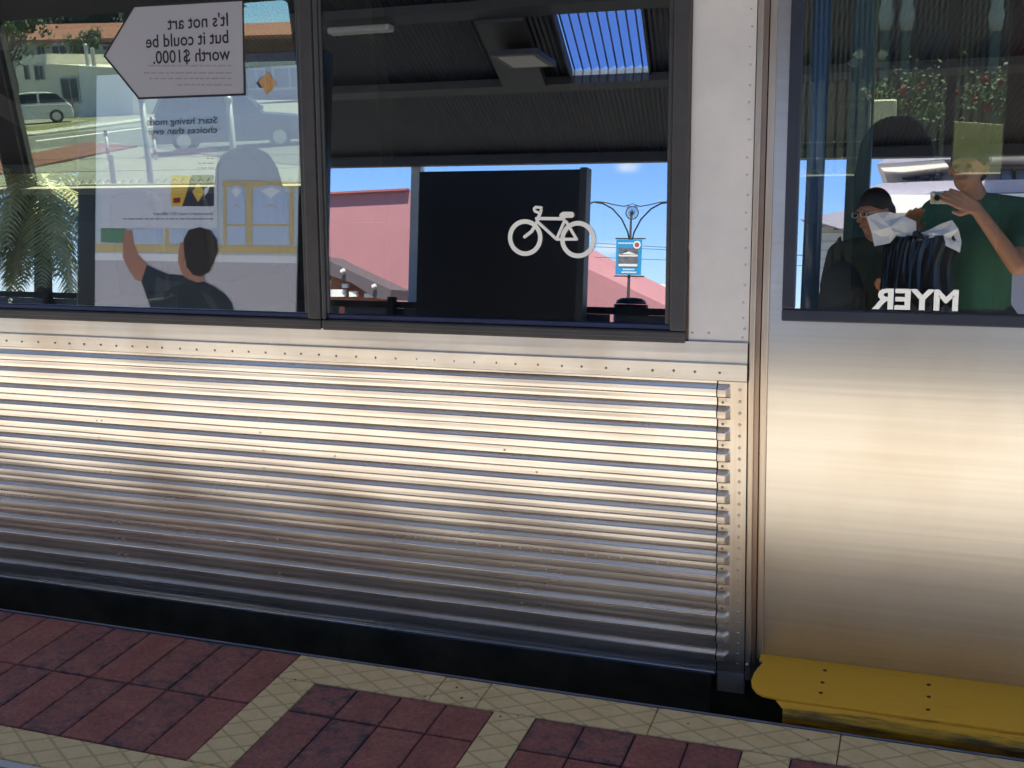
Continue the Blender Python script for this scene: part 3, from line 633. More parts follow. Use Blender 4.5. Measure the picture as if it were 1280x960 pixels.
# interior: floor, ceiling, far wall with windows, seats, poles
MB().box((X0, 0.03, -0.043), (X1, 2.86, 0.02)).build('floor', 'dark', T)
MB().box((X0, 0.20, 2.12), (X1, 2.70, 2.16)).build('ceiling', mat('ceiling_lining', (0.10, 0.10, 0.095), 0.6), T)
def FG(u, v, off=0): p = G(u, v, off); return Vector((p.x, 2.9-p.y, p.z))
def fslab(mb, u0, u1, v0, v1, o0, o1):
    return mb.add([FG(u0, v0, o0), FG(u1, v0, o0), FG(u1, v1, o0), FG(u0, v1, o0), FG(u0, v0, o1), FG(u1, v0, o1), FG(u1, v1, o1), FG(u0, v1, o1)],
                  [(0, 3, 2, 1), (4, 5, 6, 7), (0, 1, 5, 4), (1, 2, 6, 5), (2, 3, 7, 6), (3, 0, 4, 7)])
fw = MB(); fw.box((X0, 2.84, -0.04), (X1, 2.90, HZ))
holes = [(-7.2, -5.32), (-5.14, -3.22), (-0.62, 0.02), (0.06, 0.72)]
vb, vt = 0.225, 1.18
fslab(fw, X0, X1, 0, vb, -0.04, 0); fslab(fw, X0, X1, vt, 1.8, -0.04, 0)
e = X0
for a, b_ in holes+[(X1, X1)]:
    fslab(fw, e, a, vb, vt, -0.04, 0); e = b_
fw.build('far_wall', mat('far_lining', (0.14, 0.13, 0.115), 0.55), T)
for a, b_ in holes:
    fslab(MB(), a, b_, vb, vt, -0.024, -0.019).build('far_window_glass', 'far_glass', T)
    mb = MB(); r_ = 0.05
    for (cu, su) in ((a, 1), (b_, -1)):
        for (cv, sv) in ((vb, 1), (vt, -1)):
            pts = [FG(cu, cv, -0.015)]+[FG(cu+su*r_*(1-math.sin(t)), cv+sv*r_*(1-math.cos(t)), -0.015) for t in np.linspace(0, math.pi/2, 8)]
            mb.prism(pts, (0, -0.006, 0))
    mb.build('far_window_corner', mat('far_lining', (0.14, 0.13, 0.115), 0.55), T)
    if b_ < -1: fslab(MB(), a-0.05, b_+0.05, vb-0.045, vb-0.004, -0.10, 0.03).build('far_window_ledge', 'cream', T, bevel=0.006)
# brown pillar cover and pale curtain rail left of the far window
MB().add([FG(-5.33, 0.15, -0.06), FG(-5.24, 0.15, -0.06), FG(-5.24, 1.3, -0.06), FG(-5.33, 1.3, -0.06)], [(0, 1, 2, 3)]).prism([FG(-5.235, 0.15, -0.065), FG(-5.15, 0.15, -0.065), FG(-5.15, 1.3, -0.065), FG(-5.235, 1.3, -0.065)], (0, -0.02, 0)).build('pillar_cover', mat('brown_cover', (0.10, 0.05, 0.03), 0.6), T)
def seat(x, y, z=0.02, w=0.46, h=1.05, rz=0):
    mb = MB()
    pr = [(-0.5, 0.40), (-0.5, 0.9), (-0.44, 0.975), (-0.30, 1.0), (0.30, 1.0), (0.44, 0.975), (0.5, 0.9), (0.5, 0.40)]
    mb.prism([(x, y+a*w, z+h*b_) for a, b_ in pr], (0.09, 0, 0)); mb.box((x-0.42, y-w/2, z+0.36), (x+0.02, y+w/2, z+0.46)); mb.box((x-0.3, y-0.05, z), (x-0.1, y+0.05, z+0.37))
    return mb.build('seat', 'seat', T, bevel=0.02)
def seat_n(px, py, Y, w, h_extra=0):                       # a seat back seen face on through the window: top at the given sight line
    q = hy(px, py, Y); mb = MB(); t = q[2]; x = q[0]
    pr = [(-0.5, -0.55), (-0.5, -0.12), (-0.46, -0.05), (-0.36, -0.01), (-0.2, 0), (0.2, 0), (0.36, -0.01), (0.46, -0.05), (0.5, -0.12), (0.5, -0.55)]
    mb.prism([(x+a*w, Y, t+b_) for a, b_ in pr], (0, 0.09, 0)); mb.box((x-w/2, Y-0.42, t-0.64), (x+w/2, Y+0.09, t-0.55)); mb.box((x-0.05, Y-0.2, 0.02), (x+0.05, Y-0.1, t-0.64))
    return mb.build('seat', 'seat', T, bevel=0.025)
seat_n(160, 240, 2.25, 0.30); seat_n(222, 240, 2.25, 0.26)
seat_n(352, 243, 2.25, 0.34)
# tall head-rest in front
q = hy(297, 186, 1.9)
mb = MB(); pr = [(-0.5, -0.7), (-0.5, -0.22), (-0.44, -0.10), (-0.30, -0.02), (-0.1, 0), (0.12, 0), (0.3, -0.03), (0.44, -0.12), (0.5, -0.24), (0.5, -0.7)]
mb.prism([(q[0]+a*0.33, 1.9, q[2]+b_*0.8) for a, b_ in pr], (0, 0.12, 0)); mb.box((q[0]-.16, 1.5, q[2]-.75), (q[0]+.16, 2.0, q[2]-.55)); mb.build('tall_seat', 'seat', T, bevel=0.03)
q = hy(1122, 146, 2.0)
mb = MB(); mb.prism([(q[0]+a*0.31, 2.0, q[2]+b_) for a, b_ in pr], (0, 0.12, 0)); mb.box((q[0]-.15, 1.6, q[2]-.85), (q[0]+.15, 2.12, q[2]-.69)); mb.build('tall_seat', 'seat', T, bevel=0.03)
# draught screen, poles
q = hy(1092, 100, 2.3); MB().tube([(q[0], 2.3, 0.02), (q[0], 2.3, 2.12)], 0.006, 10).build('grab_pole', 'yellow', T, smooth=True)
q = hy(1262, 60, 1.6); MB().box((q[0], 1.6, 0.02), (q[0]+0.10, 1.64, 2.12)).build('partition_post', mat('brown_cover2', (0.12, 0.055, 0.02), 0.5), T)
MB().box((-1.62, 0.5, 0.02), (-1.58, 2.84, 2.12)).build('partition', 'dark', T)
MB().box((-0.66, 0.5, 0.02), (-0.63, 2.84, 2.12)).build('partition', 'dark', T)
mb = MB()
for px, sgn in ((1066, 1), (1098, -1)):
    q = hy(px, 78.5, 2.62); c = Vector(q); s_ = 0.028
    mb.prism([c+Vector((-sgn*s_, 0, 0)), c+Vector((0, 0, s_*.75)), c+Vector((sgn*s_*.6, 0, s_*.7)), c+Vector((sgn*s_*.9, 0, 0)), c+Vector((sgn*s_*.6, 0, -s_*.7)), c+Vector((0, 0, -s_*.75))], (0, 0.002, 0))
mb.build('door_arrow_sign', 'white', T)
strp = MB(); fslab(strp, 0.02, 0.06, vb, vt, -0.03, -0.003); strp.build('far_door_seal', 'rubber', T)
# wheels/bogie hint under the car are hidden by the platform; far rail side
for yy in (0.72, 2.18):
    o = MB().box((-60, yy-0.035, -1.15), (60, yy+0.035, -1.0)).build('rail', 'silver')
    tag(o, 'near running rail under the train beside the platform' if yy < 1 else 'far running rail under the train away from the platform', 'rail', 'rails of the track under the train')

# ================================================================== STREET BEYOND THE TRAIN (seen through the carriage)
def leafcloud(mb, c, r, n, s, rng, squash=0.8):
    c = V3(c)
    cl = [(c+Vector((rng.gauss(0, .45)*r, rng.gauss(0, .45)*r, rng.gauss(0, .4)*r*squash)), r*rng.uniform(.2, .42)) for _ in range(14)]
    for _ in range(n):
        cc, cr = rng.choice(cl); d = Vector((rng.gauss(0, 1), rng.gauss(0, 1), rng.gauss(0, 1))).normalized()
        p = cc+d*cr*rng.uniform(.6, 1.05); a = d.orthogonal().normalized(); a = (a+Vector((rng.uniform(-1, 1),)*3)*.6).normalized(); b = d.cross(a).normalized()
        q = s*rng.uniform(.6, 1.4); mb.add([p-a*q, p+b*q*.5, p+a*q, p-b*q*.5], [(0, 1, 2, 3)])
def tree(loc, h, r, label, m='leafd', n=2200, s=0.14, name='tree', group=None, seed=1, trunk=0.18):
    rng = random.Random(seed); loc = V3(loc)
    t = thing(name, loc, label, 'tree', group)
    mb = MB(); top = loc+Vector((0, 0, h-r*0.9)); mb.tube([loc, loc+Vector((.05*h, 0, h*.3)), top], [trunk, trunk*.75, trunk*.4], 9)
    for k in range(6):
        a = rng.uniform(0, 6.28); mb.tube([loc+Vector((0, 0, h*.35+k*.05*h)), top+Vector((math.cos(a)*r*.5, math.sin(a)*r*.5, rng.uniform(-.3, .4)*r))], [trunk*.4, trunk*.12], 6)
    mb.build('trunk', 'bark', t, smooth=True)
    mb = MB(); leafcloud(mb, loc+Vector((0, 0, h-r*.75)), r, n, s, rng); mb.build('crown', m, t); return t
# cream building with a stepped parapet
def wall_px(mb, pts, Y, depth): return mb.prism([V3(hy(px, py, Y)) for px, py in pts], (0, depth, 0))
def px_window(par, x0, y0, x1, y1, Y, frame='bgrey', pane='wglass'):
    P = [hy(x0, y0, Y), hy(x1, y0, Y), hy(x1, y1, Y), hy(x0, y1, Y)]
    a = min(p[0] for p in P); b_ = max(p[0] for p in P); c = min(p[2] for p in P); d = max(p[2] for p in P); th = (b_-a)*.08
    mb = MB(); mb.box((a-th, Y-.10, c-th), (b_+th, Y-.002, c)).box((a-th, Y-.10, d), (b_+th, Y-.002, d+th)).box((a-th, Y-.10, c), (a, Y-.002, d)).box((b_, Y-.10, c), (b_+th, Y-.002, d)).box(((a+b_)/2-th/3, Y-.06, c), ((a+b_)/2+th/3, Y-.004, d))
    f = mb.build('window', frame, par); MB().box((a, Y-.03, c), (b_, Y-.003, d)).build('pane', pane, f); return f
YB = 52.0
def gp(px, Y): p = hy(px, 130, Y); return Vector((p[0], Y, gz(Y)))
b1 = thing('rendered_building', gp(90, YB), 'cream rendered two-level building with small dark windows across the road', 'building')
wall_px(MB(), [(20, 175), (20, 70), (42, 69), (58, 67), (58, 80), (62, 82), (138, 86), (166, 88), (166, 150), (140, 175)], YB, 9).build('wall', 'bcream', b1)
for r_ in ((33, 82, 35.5, 99), (46, 83, 54, 99), (81, 99, 97, 127)): px_window(b1, *r_, YB)
mb = MB(); wall_px(mb, [(60, 79.5), (139, 84.5), (166, 86.5), (166, 88.5), (139, 86.5), (60, 82)], YB-.25, .4); mb.build('parapet_cap', 'bcream', b1)
YC = 72.0
b2 = thing('grey_house', gp(100, YC), 'grey house with red-brown tiled roof rising behind the cream building', 'house')
wall_px(MB(), [(-10, 150), (-10, 55), (160, 55), (160, 150)], YC, 10).build('wall', 'bgrey', b2)
MB().prism([V3(hy(-10, 56, YC-1)), V3(hy(175, 52, YC-1)), V3(hy(160, 33, YC+5)), V3(hy(10, 36, YC+5))], (0, 0, 0.3)).build('roof', 'brick', b2)
for r_ in ((48, 58, 56, 68), (68, 58, 82, 76), (95, 58, 107, 76), (130, 58, 139, 62)): px_window(b2, *r_, YC)
for i, (px, h, r) in enumerate(((-5, 13, 5), (22, 12.5, 4.5), (48, 12, 3.6), (62, 11.5, 3.0), (112, 13.5, 5), (128, 13, 4.5), (150, 13.5, 5), (190, 14, 5.5), (235, 13, 5))):
    tree(gp(px, 95), h*0.9, r*0.9, ['dark tree left of the tiled roof, farthest left of the row', 'dark tree second from left behind the tiled roof', 'small dark tree behind the left end of the tiled roof', 'low dark tree under open sky behind the tiled roof', 'dark tree at right end of the open sky gap', 'dark tree next to the arrow notice behind roof', 'dark tree hidden partly by the arrow notice tip', 'tall dark tree behind the arrow notice centre', 'dark tree behind the arrow notice right half'][i], seed=i+3, group='trees behind the tiled roof', n=1500, s=.3)
tree(gp(16, 40), 6.4, 2.2, 'green street tree leaning past the left end of the cream building', 'leaf', seed=40, n=1800, s=.12)
tree(gp(112, 60), 5.2, 1.2, 'small bright green tree above the cream parapet', 'leaf', seed=41, n=900, s=.12)
YE = 78.0
b3 = thing('brown_shop', gp(345, YE), 'brown shop with deep dark verandah right of the arrow notice', 'shop')
wall_px(MB(), [(300, 125), (300, 48), (440, 44), (440, 125)], YE, 9).build('wall', mat('brown_wall', (0.16, 0.09, 0.06), .8, var=.1), b3)
MB().prism([V3(hy(290, 50, YE-2)), V3(hy(445, 46, YE-2)), V3(hy(435, 30, YE+4)), V3(hy(300, 34, YE+4))], (0, 0, .3)).build('roof', 'brick', b3)
wall_px(MB(), [(300, 78), (445, 74), (445, 80), (300, 84)], YE-2, .3).build('verandah_beam', 'cream', b3)
px_window(b3, 312, 88, 330, 110, YE); px_window(b3, 345, 86, 380, 108, YE)
YW = 66.0
b4 = thing('long_wall', gp(230, YW), 'long pale lavender wall between the cream building and brown shop', 'wall')
wall_px(MB(), [(166, 135), (166, 99), (300, 92), (300, 135)], YW, .4).build('panel', mat('lavender_render', (.46, .45, .52), .8, var=.06), b4); wall_px(MB(), [(166, 98.5), (300, 91.5), (300, 93.5), (166, 100.5)], YW-.1, .6).build('coping', 'bcream', b4)
def post(name, px, py0, py1, r, m, label, cat, wy=None):
    b_ = gr(px, py1); Y = b_.y; t = Vector(hy(px, py0, Y)); mb = MB(); mb.tube([b_, (b_.x, b_.y, t.z)], r, 8); mb.tube([b_, (b_.x, b_.y, b_.z+.06)], r*1.8, 8); mb.tube([(b_.x, b_.y, t.z), (b_.x, b_.y, t.z+.05)], [r*1.15, r*.4], 8)
    return b_, t, tag(mb.build(name, m), label, cat)
post('street_pole', 118, 55, 145, .10, 'galv', 'thin grey street pole standing against the cream wall', 'pole')
post('street_pole', 126, 60, 145, .12, 'bgrey', 'darker twin street pole at right end of the cream wall', 'pole')
for px, py0, py1, lb in ((136, 163, 200, 'red and white banded bollard nearest the brown median'), (195, 168, 200, 'white bollard with red top between the pale posts')):
    b_ = gr(px, py1); t = Vector(hy(px, py0, b_.y)); H_ = t.z-b_.z
    B = thing('bollard', b_, lb, 'bollard', 'bollards on the far pavement')
    MB().tube([b_, b_+Vector((0, 0, H_*.8))], .045, 10).build('post', 'white', B, smooth=True)
    MB().tube([b_+Vector((0, 0, H_*.8)), b_+Vector((0, 0, H_)), b_+Vector((0, 0, H_*1.03))], [.047, .047, .02], 10).build('cap', 'redflower', B, smooth=True)
    MB().tube([b_+Vector((0, 0, H_*.2)), b_+Vector((0, 0, H_*.4))], .048, 10).build('band', 'redflower', B, smooth=True)
for px, px2, lb in ((178, 190, 'grey steel fence post left of the small bollard'), (287, 296, 'grey steel fence post in front of the blue car')):
    Y = 3.9; a = Vector(hy(px, 125, Y)); b_ = Vector(hy(px2, 240, Y)); 
    mb = MB(); mb.tube([(b_.x, Y, -1.2), (b_.x, Y, b_.z), (a.x*.5+b_.x*.5, Y, a.z)], .022, 10); mb.ball((a.x*.5+b_.x*.5, Y, a.z), .028, 10, 6); tag(mb.build('fence_post', 'galv', smooth=True), lb, 'post', 'posts of the lineside fence')
# chain-link fence beyond the track with twisted top and barbed wire
YF = 4.1
fz = hy(300, 222, YF)[2]
FN = thing('chainlink_fence', (-3, YF, -1.15), 'chain-link fence with twisted zigzag top edge beyond the track', 'fence')
mb = MB(); x = -9.0; st_ = 0.036; nseg = int(12/st_/2)
mesh_b = MB()
for k in range(nseg):
    xx_ = -8.0+k*2*st_
    for sgn in (1, -1):
        mesh_b.tube([(xx_, YF, fz), (xx_+sgn*0.9, YF, fz-0.9)], 0.0022, 3, cap=False)
    mesh_b.tube([(xx_-st_, YF, fz-0.036), (xx_, YF, fz), (xx_+st_, YF, fz-0.036)], 0.003, 4)
mesh_b.build('mesh', 'galv', FN)
mb = MB()
for dz in (0.06, 0.15): mb.tube([(-8, YF, fz+dz), (4, YF, fz+dz)], 0.002, 4)
for k in range(90):
    for dz in (0.06, 0.15): mb.ball((-8+k*.135+dz, YF, fz+dz), 0.006, 5, 4)
mb.build('barbed_wire', 'galv', FN)
for xx_ in (-7.5, -5.6, -1.5, 0.8, 3.0): MB().tube([(xx_, YF+.03, -1.15), (xx_, YF+.03, fz+.17)], .02, 8).build('post', 'galv', FN)
# cars
def car(loc, rz, L_, W_, H_, prof, paint, label, wheel_r=.32, glass_band=None, group='cars on the far road'):
    c = thing('parked_car', loc, label, 'car', group); c.rotation_euler = (0, 0, rz)
    def loc_build(mb, name, m, par, smooth=False, bevel=0):
        me = mb.mesh(name); me.materials.append(MT(m)); o = bpy.data.objects.new(name, me); COL.objects.link(o); o.parent = par
        if smooth:
            for p in me.polygons: p.use_smooth = True
        if bevel: k_ = o.modifiers.new('b', 'BEVEL'); k_.width = bevel; k_.segments = 3; k_.limit_method = 'ANGLE'
        return o
    low, roof = prof
    # lower body as loft across width
    def loft(pts, wf):
        mb = MB(); n_ = len(pts); cols = [-1, -.86, 0, .86, 1]; vs = []
        for cidx in cols:
            for (x, z) in pts: vs.append((x*L_*(1-.03*abs(cidx)**4), cidx*W_/2*wf(z), z*H_-(.02 if abs(cidx) == 1 else 0)))
        fs = [(i*n_+j, i*n_+(j+1) % n_, (i+1)*n_+(j+1) % n_, (i+1)*n_+j) for i in range(len(cols)-1) for j in range(n_)]+[tuple(range(n_)), tuple(range(4*n_+n_-1, 4*n_-1, -1))]
        return mb.add(vs, fs)
    bd = loc_build(loft(low, lambda z: 1.0), 'body', paint, c, bevel=.03)
    loc_build(loft(roof, lambda z: 1.0-.30*max(0, z-.55)/.45), 'roof', paint, c, bevel=.02)
    # side glass
    xs_ = [p[0] for p in roof]; zb_ = .60
    top = [p for p in roof if p[1] > .9]; x0, x1 = min(p[0] for p in roof), max(p[0] for p in roof); t0, t1 = min(p[0] for p in top), max(p[0] for p in top)
    def wdt(z): return W_/2*(1.0-.30*max(0, z-.55)/.45)
    xm = (t0+t1)/2
    for sgn in (-1, 1):
        for (a0, a1, b0, b1_) in ((x0+.035, xm-.012, t0+.012, xm-.012), (xm+.012, x1-.035, xm+.012, t1-.012)):
            pts = [(a0*L_, sgn*(wdt(zb_+.04)+.006), (zb_+.04)*H_), (a1*L_, sgn*(wdt(zb_+.04)+.006), (zb_+.04)*H_), (b1_*L_, sgn*(wdt(.93)+.006), .93*H_), (b0*L_, sgn*(wdt(.93)+.006), .93*H_)]
            loc_build(MB().prism(pts, (0, -sgn*.004, 0)), 'side_window', 'car_window' if False else 'wglass', c)
        mb = MB(); mb.tube([(x1*L_-.1, sgn*(W_/2-.02), .66*H_), (x1*L_-.1, sgn*(W_/2+.12), .68*H_)], .05, 8); loc_build(mb, 'mirror', paint, c)
    for (xb_, xt_) in ((x0, t0), (x1, t1)):
        s1 = -1 if xb_ < xt_ else 1; o_ = .012*s1
        pts = [((xb_*.9+xt_*.1)*L_+o_*2, -W_*.42, .64*H_), ((xb_*.9+xt_*.1)*L_+o_*2, W_*.42, .64*H_), (xt_*L_+o_*2, W_*.33, .94*H_), (xt_*L_+o_*2, -W_*.33, .94*H_)]
        loc_build(MB().prism(pts, (.006*s1, 0, 0)), 'windscreen' if s1 > 0 else 'rear_window', 'wglass', c)
    for xw in (-.30, .31):
        for sgn in (-1, 1):
            y_ = sgn*(W_/2-.09); wh = loc_build(MB().tube([(xw*L_, y_-.1, wheel_r), (xw*L_, y_+.1, wheel_r)], wheel_r, 24), 'wheel', 'rubber', c)
            loc_build(MB().tube([(xw*L_, y_+sgn*.09, wheel_r), (xw*L_, y_+sgn*.108, wheel_r)], wheel_r*.62, 16), 'rim', 'silver', wh)
    for sgn in (-1, 1):
        loc_build(MB().box((.485*L_, sgn*W_*.30-.14, .40*H_), (.502*L_, sgn*W_*.30+.14, .48*H_)), 'headlight', 'lampglass', c, bevel=.01)
        loc_build(MB().box((-.502*L_, sgn*W_*.38-.09, .45*H_), (-.49*L_, sgn*W_*.38+.09, .60*H_)), 'tail_light', 'redflower', c, bevel=.01)
    return c
LOW = [(-.49, .16), (-.50, .30), (-.49, .52), (-.46, .60), (.18, .60), (.44, .53), (.49, .42), (.50, .22), (.47, .14)]
HATCH = [(-.47, .59), (-.33, .92), (-.22, .985), (-.02, 1.0), (.08, .95), (.23, .59)]
SUVR = [(-.485, .585), (-.42, .93), (-.36, .985), (.0, 1.0), (.10, .95), (.22, .585)]
VANR = [(-.495, .585), (-.47, .95), (-.43, .99), (.10, 1.0), (.18, .95), (.32, .585)]
SED = [(-.38, .59), (-.22, .93), (-.12, .99), (.04, .99), (.10, .95), (.25, .59)]
mat('car_white', (0.72, 0.73, 0.70), 0.25, coat=.6); mat('car_blue', (0.035, 0.065, 0.12), 0.25, coat=.8); mat('car_dark', (0.012, 0.014, 0.03), 0.25, coat=.6)
def atp(px, py): p = gr(px, py); return p
p = atp(38, 155); car(p, math.radians(222), 4.1, 1.7, 1.5, (LOW, HATCH), 'car_white', 'white hatchback parked in front of the cream building')
p = atp(160, 138); car(p, math.radians(215), 4.7, 1.8, 1.95, (LOW, VANR), 'car_white', 'tall white van parked right of the cream building')
p = atp(293, 186); car(p, math.radians(30), 4.4, 1.8, 1.72, (LOW, SUVR), 'car_blue', 'dark blue off-road wagon parked nearest the train')
p = atp(342, 180); car(p+Vector((2.2, 5, 0)), 0.0, 4.5, 1.8, 1.5, (LOW, SED), 'car_white', 'white sedan partly hidden behind the blue wagon')

# right-hand view through the doors: terrace house with verandah, pickets, roses, pale sign
YV = 15.0
gv = gz(YV)
h = thing('terrace_house', (1.2, YV+2, gv), 'weatherboard house with verandah columns and rose garden across the road', 'house')
xa, xb = hy(1000, 100, YV)[0]-2.5, hy(1290, 100, YV)[0]+3
mb = MB(); mb.box((xa, YV+2, gv), (xb, YV+8, gv+7))
mb.build('wall', mat('weatherboard', (0.10, 0.085, 0.06), 0.8, var=0.25, vscale=8, stretch=(6, 1, .3)), h)
mb = MB()
for k in range(110): xk = xa+(xb-xa)*k/110; mb.box((xk, YV+1.93, gv+.1), (xk+.035, YV+2.0, gv+6.5))
mb.build('board_batten', mat('batten', (0.15, 0.13, 0.09), 0.8), h)
for px in (1108, 1134, 1246):
    q = hy(px, 15, YV); cl = MB().tube([(q[0], YV, gv), (q[0], YV, q[2]-.25)], .07, 12).build('column', mat('grey_green', (0.10, 0.14, 0.12), .6), h, smooth=True)
    MB().tube([(q[0], YV, q[2]-.25), (q[0], YV, q[2]-.12), (q[0], YV, q[2]-.05), (q[0], YV, q[2]+.1), (q[0], YV, q[2]+1.2)], [.075, .10, .11, .08, .075], 12).build('capital', 'bgrey', cl, smooth=True)
for (x0, y0, x1, y1) in ((1148, 45, 1182, 88), (1232, 48, 1262, 88), (1090, 50, 1118, 88)): px_window(h, x0, y0, x1, y1, YV+1.9, 'beam')
mb = MB(); mb.box((xa, YV-.3, gv+4.6), (xb, YV+2.2, gv+4.8)); mb.build('verandah_roof', 'galv', h)
YP = 11.0; gpk = gz(YP)
fp = thing('picket_fence', (1, YP, gpk), 'weathered timber picket fence behind the rose bushes', 'fence')
ztop = hy(1220, 93, YP)[2]; xk0, xk1 = hy(1000, 100, YP)[0]-2, hy(1290, 100, YP)[0]+2
mb = MB(); xk = xk0
while xk < xk1:
    hh = ztop+random.uniform(-.02, .02); mb.prism([(xk, YP, gpk), (xk+.07, YP, gpk), (xk+.07, YP, hh-.04), (xk+.035, YP, hh), (xk, YP, hh-.04)], (0, .02, 0)); xk += .11
mb.build('picket', mat('picket_wood', (0.14, 0.125, 0.095), .85, var=.25, vscale=10), fp)
MB().box((xk0, YP+.02, ztop-.25), (xk1, YP+.06, ztop-.18)).box((xk0, YP+.02, gpk+.2), (xk1, YP+.06, gpk+.27)).build('fence_rail', 'bark', fp)
def roses(px, py, wpx, hpx, Y, label, seed):
    rng = random.Random(seed); c = Vector(hy(px, py, Y)); s_ = (Y+2.75)/F*1.05; gz_ = gz(Y)
    t = thing('rose_bush', (c.x, Y, gz_), label, 'bush', 'rose bushes along the picket fence')
    mb = MB(); 
    for k in range(9): a = rng.uniform(0, 6.28); mb.tube([(c.x+math.cos(a)*.04, Y+math.sin(a)*.04, gz_), c+Vector((math.cos(a)*wpx*s_*.35, math.sin(a)*.15, rng.uniform(-.3, .35)*hpx*s_))], [.012, .005], 5)
    mb.build('stem', 'bark', t)
    mb = MB(); fl = MB()
    for k in range(900):
        d = Vector((rng.gauss(0, .27)*wpx*s_, rng.gauss(0, .15), rng.gauss(0, .27)*hpx*s_)); p = c+d; a = Vector((rng.gauss(0, 1), rng.gauss(0, 1), rng.gauss(0, 1))).normalized(); b = a.orthogonal().normalized(); q = rng.uniform(.012, .03)
        mb.add([p-a*q, p+b*q*.6, p+a*q, p-b*q*.6], [(0, 1, 2, 3)])
    for k in range(6): fl.ball(c+Vector((rng.gauss(0, .3)*wpx*s_, -.12+rng.gauss(0, .1), rng.gauss(0, .3)*hpx*s_)), rng.uniform(.02, .045), 7, 5)
    mb.build('foliage', 'leaf', t); fl.build('blossom', 'redflower', t)
roses(1152, 128, 62, 66, 9.5, 'large red rose bush nearest the dark post', 1); roses(1240, 118, 44, 44, 9.5, 'red rose bush above the pale yellow board', 2); roses(1100, 118, 24, 20, 9.8, 'small red rose bush beside the timber planter', 3)
q0, q1 = hy(1088, 126, 9.0), hy(1120, 126, 9.0)
mb = MB(); mb.box((q0[0], 9.0, gz(9)), (q1[0], 9.35, q0[2])); pb = tag(mb.build('planter_box', 'cream', bevel=.02), 'cream timber planter box at the left of the rose garden', 'planter')
P = [Vector(hy(px, py, 5.2)) for px, py in ((1193, 152), (1254, 156), (1251, 240), (1190, 240))]
sg = thing('yellow_board', (P[2].x*.5+P[3].x*.5, 5.2, -.4), 'plain pale yellow board standing behind the fence by roses', 'board')
MB().prism(P, (0, .03, 0)).build('panel', mat('pale_yellow', (0.60, 0.58, 0.27), .7, var=.06), sg)
for p_ in (P[2], P[3]): MB().box((p_.x-.03, 5.232, -.42), (p_.x+.03, 5.29, p_.z+.3)).build('support_post', 'galv', sg)
tree((hy(1215, 20, 30)[0], 30, gz(30)), 9, 3.4, 'dark leafy tree behind the weatherboard house', seed=50, n=1600, s=.2)

# ================================================================== PLATFORM SIDE (seen mirrored in the windows)
# canopy: sloping underside
CY0, CZ0, CY1, CZ1 = -9.0, 2.66, -1.4, 4.18
cs = (CZ1-CZ0)/(CY1-CY0)
def cz(y): return CZ0+(y-CY0)*cs
CN = (0, -cs, 1); CP = (0, CY0, CZ0)
def cp(px, py, dz=0): return rpl(px, py, (0, CY0, CZ0+dz), CN)
CA = thing('platform_canopy', (-2, -5, 0), 'dark platform canopy with corrugated lining, beams and skylight openings', 'canopy')
_a, _b = cp(590, 19), cp(629, 107)
KS = (_b.x-_a.x)/(_b.y-_a.y)                              # the lining sheets run slightly askew to the track
def us(p): return p.x-KS*(p.y+6)
def sh(x, y): return x+KS*(y+6)
a = [cp(690, 8), cp(800, 3), cp(812, 92), cp(716, 97)]
SK1 = ((us(a[0])+us(a[3]))/2, (us(a[1])+us(a[2]))/2, (a[2].y+a[3].y)/2, (a[0].y+a[1].y)/2)
a2 = [cp(250, 2), cp(352, 0), cp(374, 28), cp(262, 30)]
SK2 = ((us(a2[0])+us(a2[3]))/2, (us(a2[1])+us(a2[2]))/2, (a2[2].y+a2[3].y)/2, SK1[3])
skl = sorted([(min(s[0], s[1]), max(s[0], s[1]), min(s[2], s[3]), max(s[2], s[3])) for s in (SK1, SK2)])
# corrugated lining split round the openings
def corr(mb, x0, x1, y0, y1):
    n_ = max(2, int((x1-x0)/.045)*2); vs = []
    for i in range(n_+1):
        x = x0+(x1-x0)*i/n_; dz = .016 if i % 2 else 0
        vs += [(sh(x, y0), y0, cz(y0)+dz), (sh(x, y1), y1, cz(y1)+dz)]
    mb.add(vs, [(2*i, 2*i+2, 2*i+3, 2*i+1) for i in range(n_)])
XA, XB = -20, 12
mb = MB(); e = XA
for (a0, a1, b0, b1_) in skl:
    corr(mb, e, a0, CY0, CY1); corr(mb, a0, a1, CY0, b0); corr(mb, a0, a1, b1_, CY1); e = a1
corr(mb, e, XB, CY0, CY1); mb.build('lining', 'canopy', CA)
mb = MB(); e = XA
def topslab(x0, x1, y0, y1): mb.add([(sh(x0, y0), y0, cz(y0)+.045), (sh(x1, y0), y0, cz(y0)+.045), (sh(x1, y1), y1, cz(y1)+.045), (sh(x0, y1), y1, cz(y1)+.045)], [(0, 1, 2, 3)])
for (a0, a1, b0, b1_) in skl: topslab(e, a0, CY0, CY1); topslab(a0, a1, CY0, b0); topslab(a0, a1, b1_, CY1); e = a1
topslab(e, XB, CY0, CY1); mb.build('roof_sheet', 'galv', CA)
